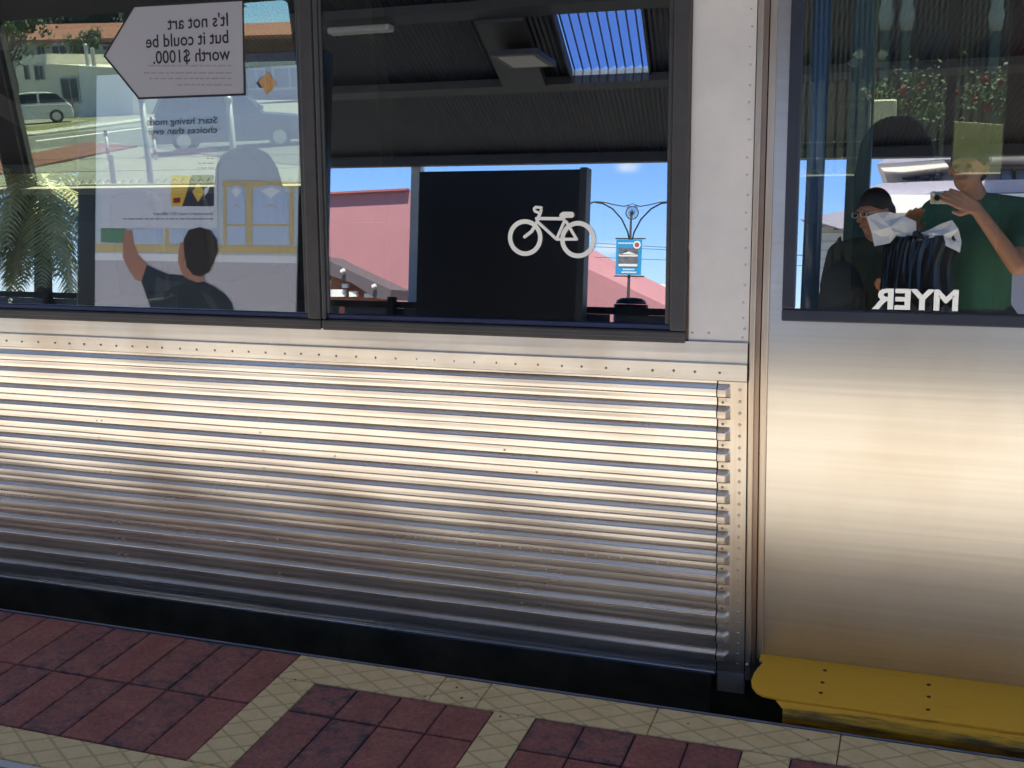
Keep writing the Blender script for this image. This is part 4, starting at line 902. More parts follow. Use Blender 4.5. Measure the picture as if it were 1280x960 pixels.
for (a0, a1, b0, b1_) in skl:
    mb = MB(); t_ = .02
    mb.prism([(sh(a0, b0), b0, cz(b0)-.03), (sh(a1, b0), b0, cz(b0)-.03), (sh(a1, b0), b0, cz(b0)+.06), (sh(a0, b0), b0, cz(b0)+.06)], (0, -t_, 0)).prism([(sh(a0, b1_), b1_, cz(b1_)-.03), (sh(a1, b1_), b1_, cz(b1_)-.03), (sh(a1, b1_), b1_, cz(b1_)+.06), (sh(a0, b1_), b1_, cz(b1_)+.06)], (0, t_, 0))
    f = mb.build('skylight_kerb', 'cream', CA)
    mb = MB(); mb.prism([(sh(a0, b0), b0, cz(b0)-.03), (sh(a0, b1_), b1_, cz(b1_)-.03), (sh(a0, b1_), b1_, cz(b1_)+.06), (sh(a0, b0), b0, cz(b0)+.06)], (-t_, 0, 0)).prism([(sh(a1, b0), b0, cz(b0)-.03), (sh(a1, b1_), b1_, cz(b1_)-.03), (sh(a1, b1_), b1_, cz(b1_)+.06), (sh(a1, b0), b0, cz(b0)+.06)], (t_, 0, 0)); mb.build('skylight_side', 'beam', CA)
    mb = MB(); n_ = int((a1-a0)/.038)*2; vs = []
    for i in range(n_+1):
        x = a0+(a1-a0)*i/n_; dz = .075+.010*math.cos(i*math.pi/2*1.0)
        vs += [(sh(x, b0), b0, cz(b0)+dz), (sh(x, b1_), b1_, cz(b1_)+dz)]
    mb.add(vs, [(2*i, 2*i+2, 2*i+3, 2*i+1) for i in range(n_)]); sk_ = mb.build('skylight_sheet', 'skylight_sheet', CA)
    mb = MB()
    for i in range(0, n_, 4):
        x = a0+(a1-a0)*(i+.5)/n_; mb.add([(sh(x, b0), b0, cz(b0)+.062), (sh(x+.016, b0), b0, cz(b0)+.062), (sh(x+.016, b1_), b1_, cz(b1_)+.062), (sh(x, b1_), b1_, cz(b1_)+.062)], [(0, 1, 2, 3)])
    mb.build('sheet_corrugation', mat('blue_sheet', (0.05, 0.10, 0.30), .4), CA)
# fascia and beams
MB().box((XA, CY0-.12, CZ0-.10), (XB, CY0-.001, CZ0+.30)).build('far_fascia', 'beam', CA)
MB().box((XA, CY1+.001, CZ1-.16), (XB, CY1+.1, CZ1+.25)).build('near_fascia', 'beam', CA)
def beam_y(y, w=.16, d=.07): MB().prism([(XA, y-w/2, cz(y-w/2)-.004-d), (XA, y+w/2, cz(y+w/2)-.004-d), (XA, y+w/2, cz(y+w/2)-.004), (XA, y-w/2, cz(y-w/2)-.004)], (XB-XA, 0, 0)).build('beam', 'beam', CA)
yb1 = cp(600, 112, -.06).y; yb2 = cp(600, 16, -.06).y
beam_y(yb1); beam_y(yb2); beam_y(-2.4)
def beam_x(x0, x1, ya, yb_, d=.10): MB().prism([(sh(x0, ya), ya, cz(ya)-d), (sh(x1, ya), ya, cz(ya)-d), (sh(x1, yb_), yb_, cz(yb_)-d), (sh(x0, yb_), yb_, cz(yb_)-d)], (0, 0, d-.01)).build('cross_beam', 'beam', CA)
q = [cp(607, 60, -.1), cp(665, 60, -.1)]; beam_x(us(q[0]), us(q[1]), yb1+.09, yb2-.09)
for xx_ in (-9.5, 1.6, 5.2): beam_x(xx_, xx_+.45, CY0, CY1)
# lights on the lining
print('KS', KS, 'beams', yb1, yb2, 'sky', skl)
q0, q1, q2 = cp(613, 50, -.12), cp(673, 48, -.12), cp(628, 82, -.12)
LX0, LX1 = q0.x, q1.x; LY0, LY1 = sorted((q0.y, q2.y))
Lm = thing('ceiling_light', ((LX0+LX1)/2, (LY0+LY1)/2, cz(LY0)-.12), 'square recessed light under the canopy cross beam', 'light', 'lights under the canopy')
zz = cz(LY0)-.135
mb = MB(); mb.box((LX0, LY0, zz-.015), (LX1, LY0+.05, zz+.03)).box((LX0, LY1-.05, zz-.015), (LX1, LY1, zz+.03)).box((LX0, LY0+.05, zz-.015), (LX0+.05, LY1-.05, zz+.03)).box((LX1-.05, LY0+.05, zz-.015), (LX1, LY1-.05, zz+.03)); mb.build('housing', 'beam', Lm)
MB().box((LX0+.05, LY0+.05, zz-.02), (LX1-.05, LY1-.05, zz)).build('diffuser', 'lampglass', Lm)
q0, q1 = cp(405, 40, -.1), cp(500, 40, -.1); Lm = thing('ceiling_light', ((q0.x+q1.x)/2, q0.y, cz(q0.y)-.1), 'long tubular batten light under the canopy lining', 'light', 'lights under the canopy')
yy = q0.y; MB().box((q0.x, yy-.06, cz(yy)-.07), (q1.x, yy+.06, cz(yy)-.005)).build('housing', 'beam', Lm, bevel=.01); MB().box((q0.x+.05, yy-.05, cz(yy)-.13), (q1.x-.03, yy+.05, cz(yy)-.072)).build('diffuser', 'lampglass', Lm, bevel=.02)
# canopy columns
for px0, px1, lb, Y in ((1056, 1086, 'dark green canopy column behind the man in glasses', -4.4),):
    a, b_ = rf(px0, 260, Y), rf(px1, 260, Y)
    c = thing('canopy_column', ((a.x+b_.x)/2, Y, 0), lb, 'column', 'columns holding up the canopy')
    MB().box((a.x, Y-.06, 0), (b_.x, Y+.06, cz(Y)-.02)).build('shaft', 'green', c, bevel=.01); MB().box((a.x-.05, Y-.12, 0), (b_.x+.05, Y+.12, .08)).build('base', 'green', c, bevel=.01)
for xx_ in (-7.4, 3.6):
    c = thing('canopy_column', (xx_, -4.4, 0), 'dark green canopy column at the %s end of the platform' % ('left' if xx_ < 0 else 'right'), 'column', 'columns holding up the canopy')
    MB().box((xx_-.06, -4.46, 0), (xx_+.06, -4.34, cz(-4.4)-.02)).build('shaft', 'green', c, bevel=.01); MB().box((xx_-.12, -4.52, 0), (xx_+.12, -4.28, .08)).build('base', 'green', c, bevel=.01)
a, b_ = rf(1006, 250, -3.9), rf(1029, 250, -3.9)
c = thing('blue_post', ((a.x+b_.x)/2, -3.9, 0), 'round glossy blue post left of the dark green canopy column', 'post')
MB().tube([((a.x+b_.x)/2, -3.9, 0), ((a.x+b_.x)/2, -3.9, cz(-3.9)-.02)], (b_.x-a.x)/2, 24).build('shaft', 'bluepan', c, smooth=True); MB().tube([((a.x+b_.x)/2, -3.9, 0), ((a.x+b_.x)/2, -3.9, .03)], (b_.x-a.x)*.8, 24).build('base', 'bluepan', c)
# poster case: bank advertisement
YQ = -3.70
PC = thing('poster_case', (-4.7, YQ-.05, 0), 'tall black poster case with a bank advertisement showing a man reaching up', 'poster case', 'display cases on the platform')
def pq(px, py, k=0.0): p = rf(px, py, YQ); return Vector((p.x, YQ+k, p.z))
px0, px1 = pq(119, 300).x, pq(371, 300).x; PZ1 = pq(376, 81).z; PZ0 = 0.55
mb = MB(); fr = .17
mb.box((px0-fr, YQ-.16, PZ0-.12), (px1+fr*.9, YQ-.012, PZ1+.10)); mb.build('case', 'blacks', PC, bevel=.01)
mb = MB(); mb.box((px0+.1, YQ-.12, 0), (px0+.2, YQ-.04, PZ0-.12)).box((px1-.2, YQ-.12, 0), (px1-.1, YQ-.04, PZ0-.12)); mb.build('foot', 'blacks', PC)
MB().box((px0, YQ-.011, PZ0), (px1, YQ, PZ1)).build('poster_sheet', mat('poster_pale', (0.56, 0.65, 0.74), 0.35), PC)
def poly(name, pts, m, k, th=.0006): return MB().prism([pq(px, py, k) for px, py in pts], (0, th, 0)).build(name, m, PC)
poly('printed_floor', [(119, 324), (371, 328), (368, 430), (119, 430)], mat('print_grey', (0.52, 0.51, 0.58), .35), .0015)
poly('printed_ledge', [(119, 316), (371, 320), (371, 329), (119, 325)], mat('print_white', (0.80, 0.84, 0.92), .35), .0022)
poly('printed_frame', [(119, 305), (371, 308), (371, 317), (119, 315)], mat('print_tan', (0.62, 0.50, 0.26), .35), .0022)
for (a, b_) in ((279, 283), (308, 315), (362, 367), (206, 211)): poly('printed_frame', [(a, 228), (b_, 228), (b_, 306), (a, 306)], 'print_tan', .0024)
poly('printed_frame', [(278, 226), (372, 226), (372, 234), (278, 234)], 'print_tan', .0026)
poly('printed_green', [(126, 285), (158, 286), (158, 304), (126, 303)], mat('print_green', (0.13, 0.27, 0.17), .35), .0028)
mat('print_blue', (0.50, 0.62, 0.85), .35)
for (a, b_) in ((284, 307), (316, 361)):
    w_ = b_-a; m_ = (a+b_)/2
    poly('printed_shirt', [(a, 303), (a+1, 245), (a+w_*.2, 234), (m_, 231), (b_-w_*.2, 234), (b_-1, 245), (b_, 303)], 'print_blue', .0030)
    poly('printed_collar', [(m_-w_*.28, 238), (m_, 248), (m_+w_*.28, 238), (m_, 234)], 'print_white', .0038)
    poly('printed_fold', [(m_-w_*.3, 262), (m_, 254), (m_+w_*.3, 262), (m_, 257)], 'print_grey', .0038)
    poly('printed_band', [(a, 280), (b_, 280), (b_, 283), (a, 283)], 'print_tan', .0042)
for a in (166, 186, 214, 236, 256): poly('printed_shirt', [(a, 303), (a, 286), (a+16, 286), (a+16, 303)], 'print_blue', .0030)
poly('printed_text_panel', [(126, 184), (272, 184), (272, 286), (126, 285)], mat('print_panel', (0.66, 0.69, 0.80), .35), .0046)
mat('print_ink', (0.03, 0.03, 0.05), .4)
def ptext(s_, px, py, wd, size, k=.0054, m='print_ink', name='printed_text', bold=.01):
    a = pq(px, py, k); wr = a.x-pq(px-wd, py, k).x; tmp = text_mesh(s_, 1, (0, 0, 0), (1, 0, 0), (0, 1, 0), (0, 0, 0)); wid = max(v.x for v in tmp.v)
    text_mesh(s_, size, a, (-1, 0, 0), (0, 0, 1), (0, 0, 0), sx=abs(wr)/(wid*size), bold=bold).build(name, m, PC)
ptext('Start having more', 272, 154, 88, .062); ptext('choices than ever', 272, 166, 88, .062)
ptext('Determined to make 2012 different?', 267, 269, 75, .030)
mb = MB()
for (xr, xl, py) in ((267, 154, 274.5), (268, 258, 199), (268, 248, 205), (268, 247, 211)):
    x = xr
    while x > xl:
        w1 = random.uniform(3, 9); a = pq(x, py, .0054); b_ = pq(max(xl, x-w1), py, .0054)
        mb.add([a, b_, b_+Vector((0, 0, .009)), a+Vector((0, 0, .009))], [(0, 1, 2, 3)]); x -= w1+1.6
mb.build('printed_fine_print', 'fine_print', PC)
poly('printed_card', [(214, 219), (243, 220), (243, 258), (214, 258)], mat('print_gold', (0.72, 0.50, 0.08), .3), .0052)
poly('printed_card', [(240, 219), (267, 219), (268, 220.5), (268, 256.5), (267, 258), (228, 258), (232, 246)], 'print_ink', .0060)
poly('card_diamond', [(248, 228), (256, 240), (248, 253), (241, 240)], 'print_gold', .0068)
poly('card_strip', [(256, 236), (263, 232), (260, 240), (256, 246)], 'print_white', .0068)
poly('card_spot', [(217, 248), (226, 247), (226, 253), (217, 254)], 'redflower', .0068)
poly('orange_diamond', [(335, 90), (346, 105), (334, 118), (323, 102)], mat('print_orange', (0.75, 0.34, 0.05), .35), .0052)
poly('orange_diamond_shade', [(327, 96), (331, 101), (333, 110), (325, 110), (320, 104)], 'print_ink', .0040)
# printed man, seen from behind, arm raised
mat('print_skin', (0.40, 0.20, 0.14), .4); mat('print_shirt', (0.02, 0.028, 0.04), .4); mat('print_hair', (0.03, 0.022, 0.02), .4)
poly('printed_arm', [(156, 288), (166, 288), (168, 305), (173, 318), (184, 330), (178, 352), (170, 350), (160, 335), (154, 322), (154, 305)], 'print_skin', .0050)
poly('printed_shirt_back', [(184, 331), (196, 337), (212, 343), (226, 344), (238, 347), (254, 351), (268, 358), (282, 368), (290, 378), (294, 392), (296, 430), (190, 430), (190, 388), (184, 372), (177, 352)], 'print_shirt', .0056)
poly('printed_neck', [(228, 330), (256, 338), (256, 352), (247, 353), (236, 349), (228, 344)], 'print_skin', .0062)
poly('printed_ear', [(224, 312), (231, 312), (231, 334), (226, 333), (223, 322)], 'print_skin', .0068)
poly('printed_head', [(230, 300), (236, 288), (250, 284), (264, 288), (272, 300), (273, 314), (268, 328), (262, 340), (252, 346), (242, 344), (234, 334), (231, 318)], 'print_hair', .0074)
poly('printed_cheek', [(226, 304), (230, 302), (232, 318), (231, 344), (227, 340), (223, 326), (224, 312)], 'print_skin', .0066)
poly('printed_fold', [(196, 345), (210, 352), (232, 352), (214, 360), (202, 376), (194, 372)], mat('print_fold', (0.05, 0.06, 0.08), .4), .0064)
poly('printed_fold', [(250, 362), (266, 372), (276, 392), (262, 382)], 'print_fold', .0064)
# dark board with tall posts (back of a second display case)
YD_ = -6.0
def dq(px, py): return rf(px, py, YD_)
bx0, bx1 = dq(522, 300).x, dq(731, 300).x; bz0, bz1 = dq(600, 378).z-.35, dq(630, 213).z
DB = thing('display_case', ((bx0+bx1)/2, YD_-.05, 0), 'plain black back of a display case with a thin grey right edge', 'display case', 'display cases on the platform')
MB().box((bx0, YD_-.12, bz0), (bx1-.06, YD_, bz1)).build('panel', mat('board_black', (0.006, 0.006, 0.010), .5), DB)
MB().box((bx1-.058, YD_-.13, 0), (bx1, YD_+.01, bz1+.015)).build('upright', mat('dark_upright', (0.06, 0.055, 0.05), .4), DB, bevel=.005)
a, b_, c = rf(514, 300, -9.3), rf(526, 300, -9.3), rf(524, 196, -9.3)
gp_ = thing('steel_post', ((a.x+b_.x)/2, -9.3, 0), 'pale galvanised steel post rising behind the left edge of the black board', 'post')
MB().box((a.x, -9.36, 0), (b_.x, -9.24, c.z+.3)).build('shaft', mat('pale_upright', (0.62, 0.64, 0.68), .45, var=.12, vscale=6), gp_, bevel=.01); MB().box((a.x-.06, -9.42, 0), (b_.x+.06, -9.18, .03)).build('base_plate', 'galv', gp_)
# platform railing
YR_ = -6.6
RL = thing('platform_railing', (-4, YR_, 0), 'low dark steel railing with grey panels along the back of the platform', 'railing')
zr_ = rf(600, 384, YR_).z
MB().box((-16, YR_-.03, zr_-.03), (5, YR_+.03, zr_+.03)).box((-16, YR_-.02, .1), (5, YR_+.02, .14)).build('rail', 'black', RL)
for xx_ in np.arange(-15.5, 5, 1.3): MB().box((xx_, YR_-.015, .14), (xx_+1.24, YR_-.005, zr_-.031)).build('infill_panel', mat('infill', (0.05, 0.055, 0.075), .5), RL)
for px in (63, 493):
    a = rf(px, 375, YR_); MB().tube([(a.x, YR_+.05, 0), (a.x, YR_+.05, zr_+.07)], .045, 12).build('post', 'black', RL)
# salmon roofed building and neighbour
YS = -22.0
def sq(px, py, Y=YS): return rf(px, py, Y)
SB = thing('salmon_building', (-10, YS, -.45), 'long building with a salmon pink sheet roof and sloping edge', 'building')
pts = [(300, 249), (415, 243), (512, 238), (570, 250), (640, 285), (733, 335), (828, 380), (900, 415), (300, 415)]
MB().prism([sq(*p) for p in pts], (0, -6, 0)).build('roof', 'pink', SB)
MB().prism([sq(300, 247), sq(415, 241), sq(512, 236), sq(512, 238.5), sq(415, 243.5), sq(300, 249.5)], (0, .15, 0)).build('ridge_cap', mat('ridge', (0.35, 0.11, 0.11), .7), SB)
MB().box((sq(300, 300).x, YS-6, -.45), (sq(900, 380).x, YS-.3, sq(700, 383).z)).build('wall', 'brick', SB)
SH = thing('corner_shop', (-9.5, -19, -.45), 'shop with grey sloping verandah fascia and white signs under it', 'shop')
YH = -19.0
MB().prism([sq(400, 320, YH), sq(415, 328, YH), sq(488, 362, YH), (sq(488, 375, YH)), sq(470, 373, YH), sq(440, 354, YH), sq(415, 345, YH), sq(400, 340, YH)], (0, -1.0, 0)).build('fascia', mat('fascia_grey', (0.11, 0.09, 0.10), .6), SH)
MB().prism([sq(400, 330, YH-.3), sq(415, 336, YH-.3), sq(480, 371, YH-.3), sq(480, 395, YH-.3), sq(400, 395, YH-.3)], (0, -.5, 0)).build('shopfront', mat('shopfront_orange', (0.35, 0.12, 0.06), .6), SH)
for (a, c, b_, d) in ((416, 362, 433, 371), (439, 364, 448, 371), (458, 367, 468, 372), (430, 355, 437, 360)):
    MB().prism([sq(a, c, YH-.2), sq(b_, c, YH-.2), sq(b_, d, YH-.2), sq(a, d, YH-.2)], (0, .1, 0)).build('sign_panel', 'white', SH)
MB().prism([sq(469, 366, YH-.2), sq(472, 366, YH-.2), sq(472, 372, YH-.2), sq(469, 372, YH-.2)], (0, .1, 0)).build('sign_panel', 'yellow', SH)
for (px, py) in ((429, 338), (468, 357)): MB().prism([sq(px-2, py, YH+.05), sq(px+2, py-2.5, YH+.05), sq(px+3, py+1, YH+.05), sq(px-1, py+3, YH+.05)], (0, .08, 0)).build('fascia_lamp', 'white', SH)
# wall with chimney, far
HC = thing('brick_house', (-7, -31, -.45), 'small house with brick chimney showing beyond the salmon roof', 'house')
a = sq(818, 366, -30); b_ = sq(840, 366, -30)
MB().box((a.x-1.4, -33, -.45), (b_.x+2, -30.2, a.z)).build('wall', 'bcream', HC)
rf_ = MB().prism([(a.x-1.7, -30, a.z), (b_.x+2.3, -30, a.z), (b_.x+1.8, -31.5, a.z+.22), (a.x-1.2, -31.5, a.z+.22)], (0, 0, .08)).build('roof', mat('white_roof', (.7, .7, .72), .5), HC)
p_ = sq(820.5, 358, -31); MB().box((p_.x-.13, -31.3, a.z), (p_.x+.13, -31, p_.z)).box((p_.x-.17, -31.34, p_.z-.05), (p_.x+.17, -30.96, p_.z+.04)).build('chimney', 'brick', rf_)
# ornate street lamp with banner
YL = -14.0
bx = rf(786, 350, YL).x
LP = thing('street_lamp', (bx, YL, -.45), 'ornate black twin-arm street lamp carrying a blue banner', 'street lamp')
def lq(px, py): q = rf(px, py, YL); return Vector((bx+(q.x-rf(787.5, py, YL).x), YL, q.z))
mb = MB(); tz = lq(788, 268).z; mb.tube([(bx, YL, -.45), (bx, YL, .3), (bx, YL, .35), (bx, YL, tz)], [.05, .05, .028, .016], 10); mb.tube([(bx, YL, -.45), (bx, YL, -.2)], .09, 10); mb.build('pole', 'black', LP, smooth=True)
for sgn in (-1, 1):
    mb = MB()
    c = [lq(788, 308), lq(788+sgn*4, 290), lq(788+sgn*12, 274), lq(788+sgn*24, 261), lq(788+sgn*36, 254.5), lq(788+sgn*48, 252.5), lq(788+sgn*60, 258)]
    mb.tube(c, .012, 6)
    c = [lq(788+sgn*3, 256), lq(788+sgn*10, 258), lq(788+sgn*22, 256), lq(788+sgn*34, 253), lq(788+sgn*46, 252)]
    mb.tube(c, .008, 6); arm = mb.build('arm', 'black', LP, smooth=True)
    e_ = lq(788+sgn*62, 259); MB().tube([e_, e_+Vector((0, 0, -.05)), e_+Vector((0, 0, -.16)), e_+Vector((0, 0, -.2))], [.03, .09, .11, .05], 12).build('lamp_shade', 'lampglass', arm, smooth=True)
c = lq(788.5, 266); mb = MB(); R_ = (lq(788, 258).z-lq(788, 274).z)/2; N = 20
mb.tube([c+Vector((R_*math.cos(t), 0, R_*math.sin(t))) for t in np.linspace(0, 2*math.pi, 25)], .008, 5)
mb.ball(c, R_*.25, 10, 6)
for k in range(14): t = k*2*math.pi/14; mb.tube([c, c+Vector((R_*math.cos(t), 0, R_*math.sin(t)))], .006, 4)
mb.tube([c+Vector((-R_*.9, 0, R_*.8)), c+Vector((0, 0, R_*1.5)), c+Vector((R_*.9, 0, R_*.8))], .006, 4)
mb.build('sunburst_ornament', 'black', LP)
B0, B1 = lq(771, 299.5), lq(803, 344); bw0, bw1 = B0.x, B1.x; bzt, bzb = B0.z, B1.z
mb = MB(); mb.tube([(bw0-.02, YL+.02, bzt+.015), (bw1+.05, YL+.02, bzt+.015)], .010, 6).tube([(bw0-.02, YL+.02, bzb-.02), (bw1+.05, YL+.02, bzb-.02)], .010, 6); mb.build('banner_rod', 'black', LP)
bn = MB().box((bw0, YL+.03, bzb), (bw1, YL+.036, bzt)).build('banner', mat('banner_blue', (0.02, 0.30, 0.62), .6), LP)
W_ = bw1-bw0; H_ = bzt-bzb; yb_ = YL+.037
MB().box((bw0+.10*W_, yb_, bzb+.22*H_), (bw1-.13*W_, yb_+.002, bzb+.76*H_)).build('banner_picture', mat('picture_grey', (.16, .16, .18), .6, var=.6, vscale=9), bn)
mb = MB(); mb.box((bw0+.12*W_, yb_+.003, bzb+.52*H_), (bw1-.15*W_, yb_+.004, bzb+.58*H_)).box((bw0+.12*W_, yb_+.003, bzb+.24*H_), (bw1-.15*W_, yb_+.004, bzb+.31*H_)); mb.prism([(bw0+.12*W_, yb_+.003, bzb+.56*H_), (bw0+.5*W_, yb_+.003, bzb+.66*H_), (bw1-.15*W_, yb_+.003, bzb+.57*H_)], (0, .001, 0)); mb.build('picture_roofline', 'white', bn)
c = Vector((bw1-.19*W_, yb_+.004, bzt-.15*H_)); MB().add([c+Vector((.15*W_*math.cos(t), 0, .15*W_*math.sin(t))) for t in np.linspace(0, 2*math.pi, 21)[:-1]], [tuple(range(20))]).build('banner_badge', 'white', bn)
MB().add([c+Vector((.09*W_*math.cos(t), .001, .09*W_*math.sin(t))) for t in np.linspace(0, 2*math.pi, 21)[:-1]], [tuple(range(20))]).build('badge_centre', mat('badge_red', (.4, .08, .1), .5), bn)
mb = MB()
for (zz_, a0, a1) in ((.13, .3, .75), (.05, .25, .78), (.87, .08, .6)):
    x = bw0+a0*W_
    while x < bw0+a1*W_: mb.box((x, yb_, bzb+zz_*H_), (x+.045*W_, yb_+.002, bzb+(zz_+.045)*H_)); x += .065*W_
mb.build('banner_lettering', 'white', bn)
# overhead wires
mb = MB()
for (pa, pb_) in (((730, 303), (830, 309)), ((730, 308), (830, 312)), ((730, 321), (830, 325))):
    a = rf(pa[0], pa[1], -26); b_ = rf(pb_[0], pb_[1], -26); d = (b_-a); mb.tube([a-d*2, b_+d*2], .008, 4)
tag(mb.build('power_line', 'black'), 'thin power lines crossing the sky behind the street lamp', 'power line')
p_ = rf(789, 372, -6.95)
lb_ = thing('litter_bin', (p_.x, -6.95, 0), 'dark domed litter bin standing behind the railing under the street lamp', 'litter bin')
MB().tube([(p_.x, -6.95, 0), (p_.x, -6.95, p_.z-.06)], .15, 24).build('drum', 'navy', lb_, smooth=True)
MB().tube([(p_.x, -6.95, p_.z-.055), (p_.x, -6.95, p_.z-.025), (p_.x, -6.95, p_.z-.006), (p_.x, -6.95, p_.z)], [.135, .125, .09, .03], 24).build('lid', 'navy', lb_, smooth=True)
# date palm
YM = -9.8
pc = rf(52, 225, YM); PB = Vector((pc.x, YM, -.45))
PT_ = thing('date_palm', PB, 'shaggy date palm with drooping green fronds behind the railing', 'palm tree')
rng = random.Random(5)
mb = MB(); mb.tube([PB, PB+Vector((.05, 0, 1)), pc], [.20, .13, .10], 10); mb.build('trunk', 'bark', PT_, smooth=True)
for k in range(62):
    a = rng.uniform(0, 2*math.pi); el = rng.uniform(-1.1, 1.1); Lf = rng.uniform(1.3, 2.0); mb = MB(); pts = []
    d = Vector((math.cos(a)*math.cos(el), math.sin(a)*math.cos(el), math.sin(el))); p = pc.copy(); dd = d.copy()
    for i in range(15):
        pts.append(p.copy()); p = p+dd*Lf/14; dd = (dd+Vector((0, 0, -.13-.01*i))).normalized()
    mb.tube(pts, [.018*(1-i/16) for i in range(15)], 4)
    for i in range(2, 15):
        t = (pts[min(i+1, 14)]-pts[i-1]).normalized(); sd_ = t.cross(Vector((0, 0, 1))); sd_ = sd_.normalized() if sd_.length > .01 else Vector((1, 0, 0))
        for h_ in (0, .5):
            base = pts[i]+t*h_*Lf/14
            for sgn in (-1, 1):
                ll = .34*math.sin(math.pi*(i/15)**.7)+.08; tip = base+(sd_*sgn*.8+t*.55+Vector((0, 0, -.25+rng.uniform(-.15, .1)))).normalized()*ll
                wv = t*.017; mid = (base+tip)/2+Vector((0, 0, .02)); mb.add([base-wv, base+wv, mid+wv, tip, mid-wv], [(0, 1, 2, 4), (4, 2, 3)])
    mb.build('frond', 'palm', PT_)
# small white parked cars and roofs below the palm
p_ = rf(60, 352, -17); car((p_.x+1, -17, -.45), 0.0, 4.4, 1.75, 1.5, (LOW, SED), 'car_white', 'white car parked beyond the palm', group=None)
# balcony building (right window)
YA = -30.0
AB = thing('balcony_building', (rf(1180, 300, YA).x, YA, -.45), 'modern flats with broad curved white balconies and dark windows', 'building')
def aq(px, py, Y=YA): return rf(px, py, Y)
def slabpx(name, pts, m, dep, par=AB, Y=YA): return MB().prism([aq(px, py, Y) for px, py in pts], (0, -dep, 0)).build(name, m, par)
slabpx('wall', [(1135, 200), (1420, 190), (1420, 470), (1128, 470)], mat('flat_wall', (.42, .40, .44), .7), 6, Y=YA-1.5)
slabpx('roof', [(1096, 205), (1110, 196), (1180, 187), (1420, 184), (1420, 197), (1180, 199), (1130, 203)], 'bviolet', 7)
slabpx('eave_soffit', [(1096, 205.5), (1130, 203.5), (1180, 200), (1186, 208), (1130, 215), (1105, 214)], 'bcream', 6, Y=YA-.05)
slabpx('balcony', [(1084, 234), (1104, 229), (1180, 226), (1420, 222), (1420, 238), (1180, 242), (1106, 243), (1090, 240)], 'bviolet', 6)
slabpx('balcony_parapet', [(1100, 243), (1180, 243), (1420, 240), (1420, 262), (1180, 265), (1110, 266), (1104, 255)], 'white', 6, Y=YA+.2)
slabpx('balcony', [(1100, 292), (1180, 292), (1420, 288), (1420, 312), (1180, 315), (1104, 314)], 'bcream', 6, Y=YA+.2)
for (a, c, b_, d) in ((1128, 210, 1146, 225), (1149, 209, 1162, 225), (1166, 209, 1178, 225), (1250, 212, 1265, 230), (1268, 212, 1290, 230)):
    P = [aq(a, c, YA-1.4), aq(b_, c, YA-1.4), aq(b_, d, YA-1.4), aq(a, d, YA-1.4)]; f = MB().prism(P, (0, .12, 0)).build('window', mat('frame_navy', (.03, .035, .06), .4), AB)
    C_ = sum(P, Vector())/4; MB().prism([C_+(p-C_)*.8+Vector((0, .125, 0)) for p in P], (0, .01, 0)).build('pane', mat('blue_pane', (.10, .16, .26), .1), f)
slabpx('white_canopy', [(1240, 183), (1300, 182), (1300, 192), (1243, 193)], 'white', 2, Y=YA+1)
YG = -18.0
LH = thing('cream_house', (aq(1040, 320, YG).x, YG, -.45), 'cream weatherboard house with wide eaves left of the flats', 'house')
slabpx('roof', [(1000, 274), (1030, 268), (1062, 262), (1080, 264), (1080, 274), (1052, 286), (1028, 279)], 'bviolet', 4, LH, YG)
slabpx('wall', [(1020, 284), (1088, 280), (1100, 420), (1010, 420)], 'bcream', 3, LH, YG-.6)
mb = MB()
for y_ in range(290, 345, 11): mb.prism([aq(1020, y_, YG-.58), aq(1088, y_, YG-.58), aq(1088, y_+1, YG-.58), aq(1020, y_+1, YG-.58)], (0, .02, 0))
mb.build('board_line', 'bgrey', LH); slabpx('window', [(1042, 270), (1054, 270), (1054, 287), (1042, 287)], 'wglass', .1, LH, YG-.4)

# ================================================================== PEOPLE
def caps(mb, a, b, ra, rb, n=14):
    a, b = V3(a), V3(b); d = b-a
    if d.length < 1e-6: mb.ball(a, ra, n, 8); return
    mb.ball(a, ra, n, 8); mb.ball(b, rb, n, 8); mb.tube([a, b], [ra, rb], n)
def remesh(mb, name, m, par, vox, smooth=4):
    me = mb.mesh(name); o = bpy.data.objects.new(name, me); COL.objects.link(o)
    r = o.modifiers.new('r', 'REMESH'); r.mode = 'VOXEL'; r.voxel_size = vox
    s_ = o.modifiers.new('s', 'SMOOTH'); s_.iterations = smooth; s_.factor = .5
    dg = bpy.context.evaluated_depsgraph_get(); m2 = bpy.data.meshes.new_from_object(o.evaluated_get(dg)); m2.name = name
    bpy.data.objects.remove(o)
    for p in m2.polygons: p.use_smooth = True
    m2.materials.clear(); m2.materials.append(MT(m)); o = bpy.data.objects.new(name, m2); COL.objects.link(o); put(o, par); return o
def hand(mb, wrist, palm_dir, fingers_dir, thumb_dir, curl):
    """palm + four unequal curled fingers + thumb"""
    w_ = V3(wrist); f = V3(fingers_dir).normalized(); n_ = V3(palm_dir).normalized(); s_ = f.cross(n_).normalized()
    if s_.dot(V3(thumb_dir)) < 0: s_ = -s_
    for k in range(4):
        base = w_+f*.085+s_*(.030-.020*k); caps(mb, w_+s_*(.015-.010*k), base, .017, .0115, 8)
        L_ = (.072, .080, .075, .058)[k]; p = base; d = f.copy()
        for j in range(3):
            d = (d+n_*curl).normalized(); q = p+d*L_*(.45, .32, .23)[j]; caps(mb, p, q, .0095-.001*j, .0088-.001*j, 8); p = q
    t0 = w_+f*.02+s_*.02; t1 = t0+(s_*.7+f*.6).normalized()*.045; t2 = t1+(f*.8+n_*curl+s_*.1).normalized()*.032
    caps(mb, t0, t1, .014, .011, 8); caps(mb, t1, t2, .011, .009, 8)
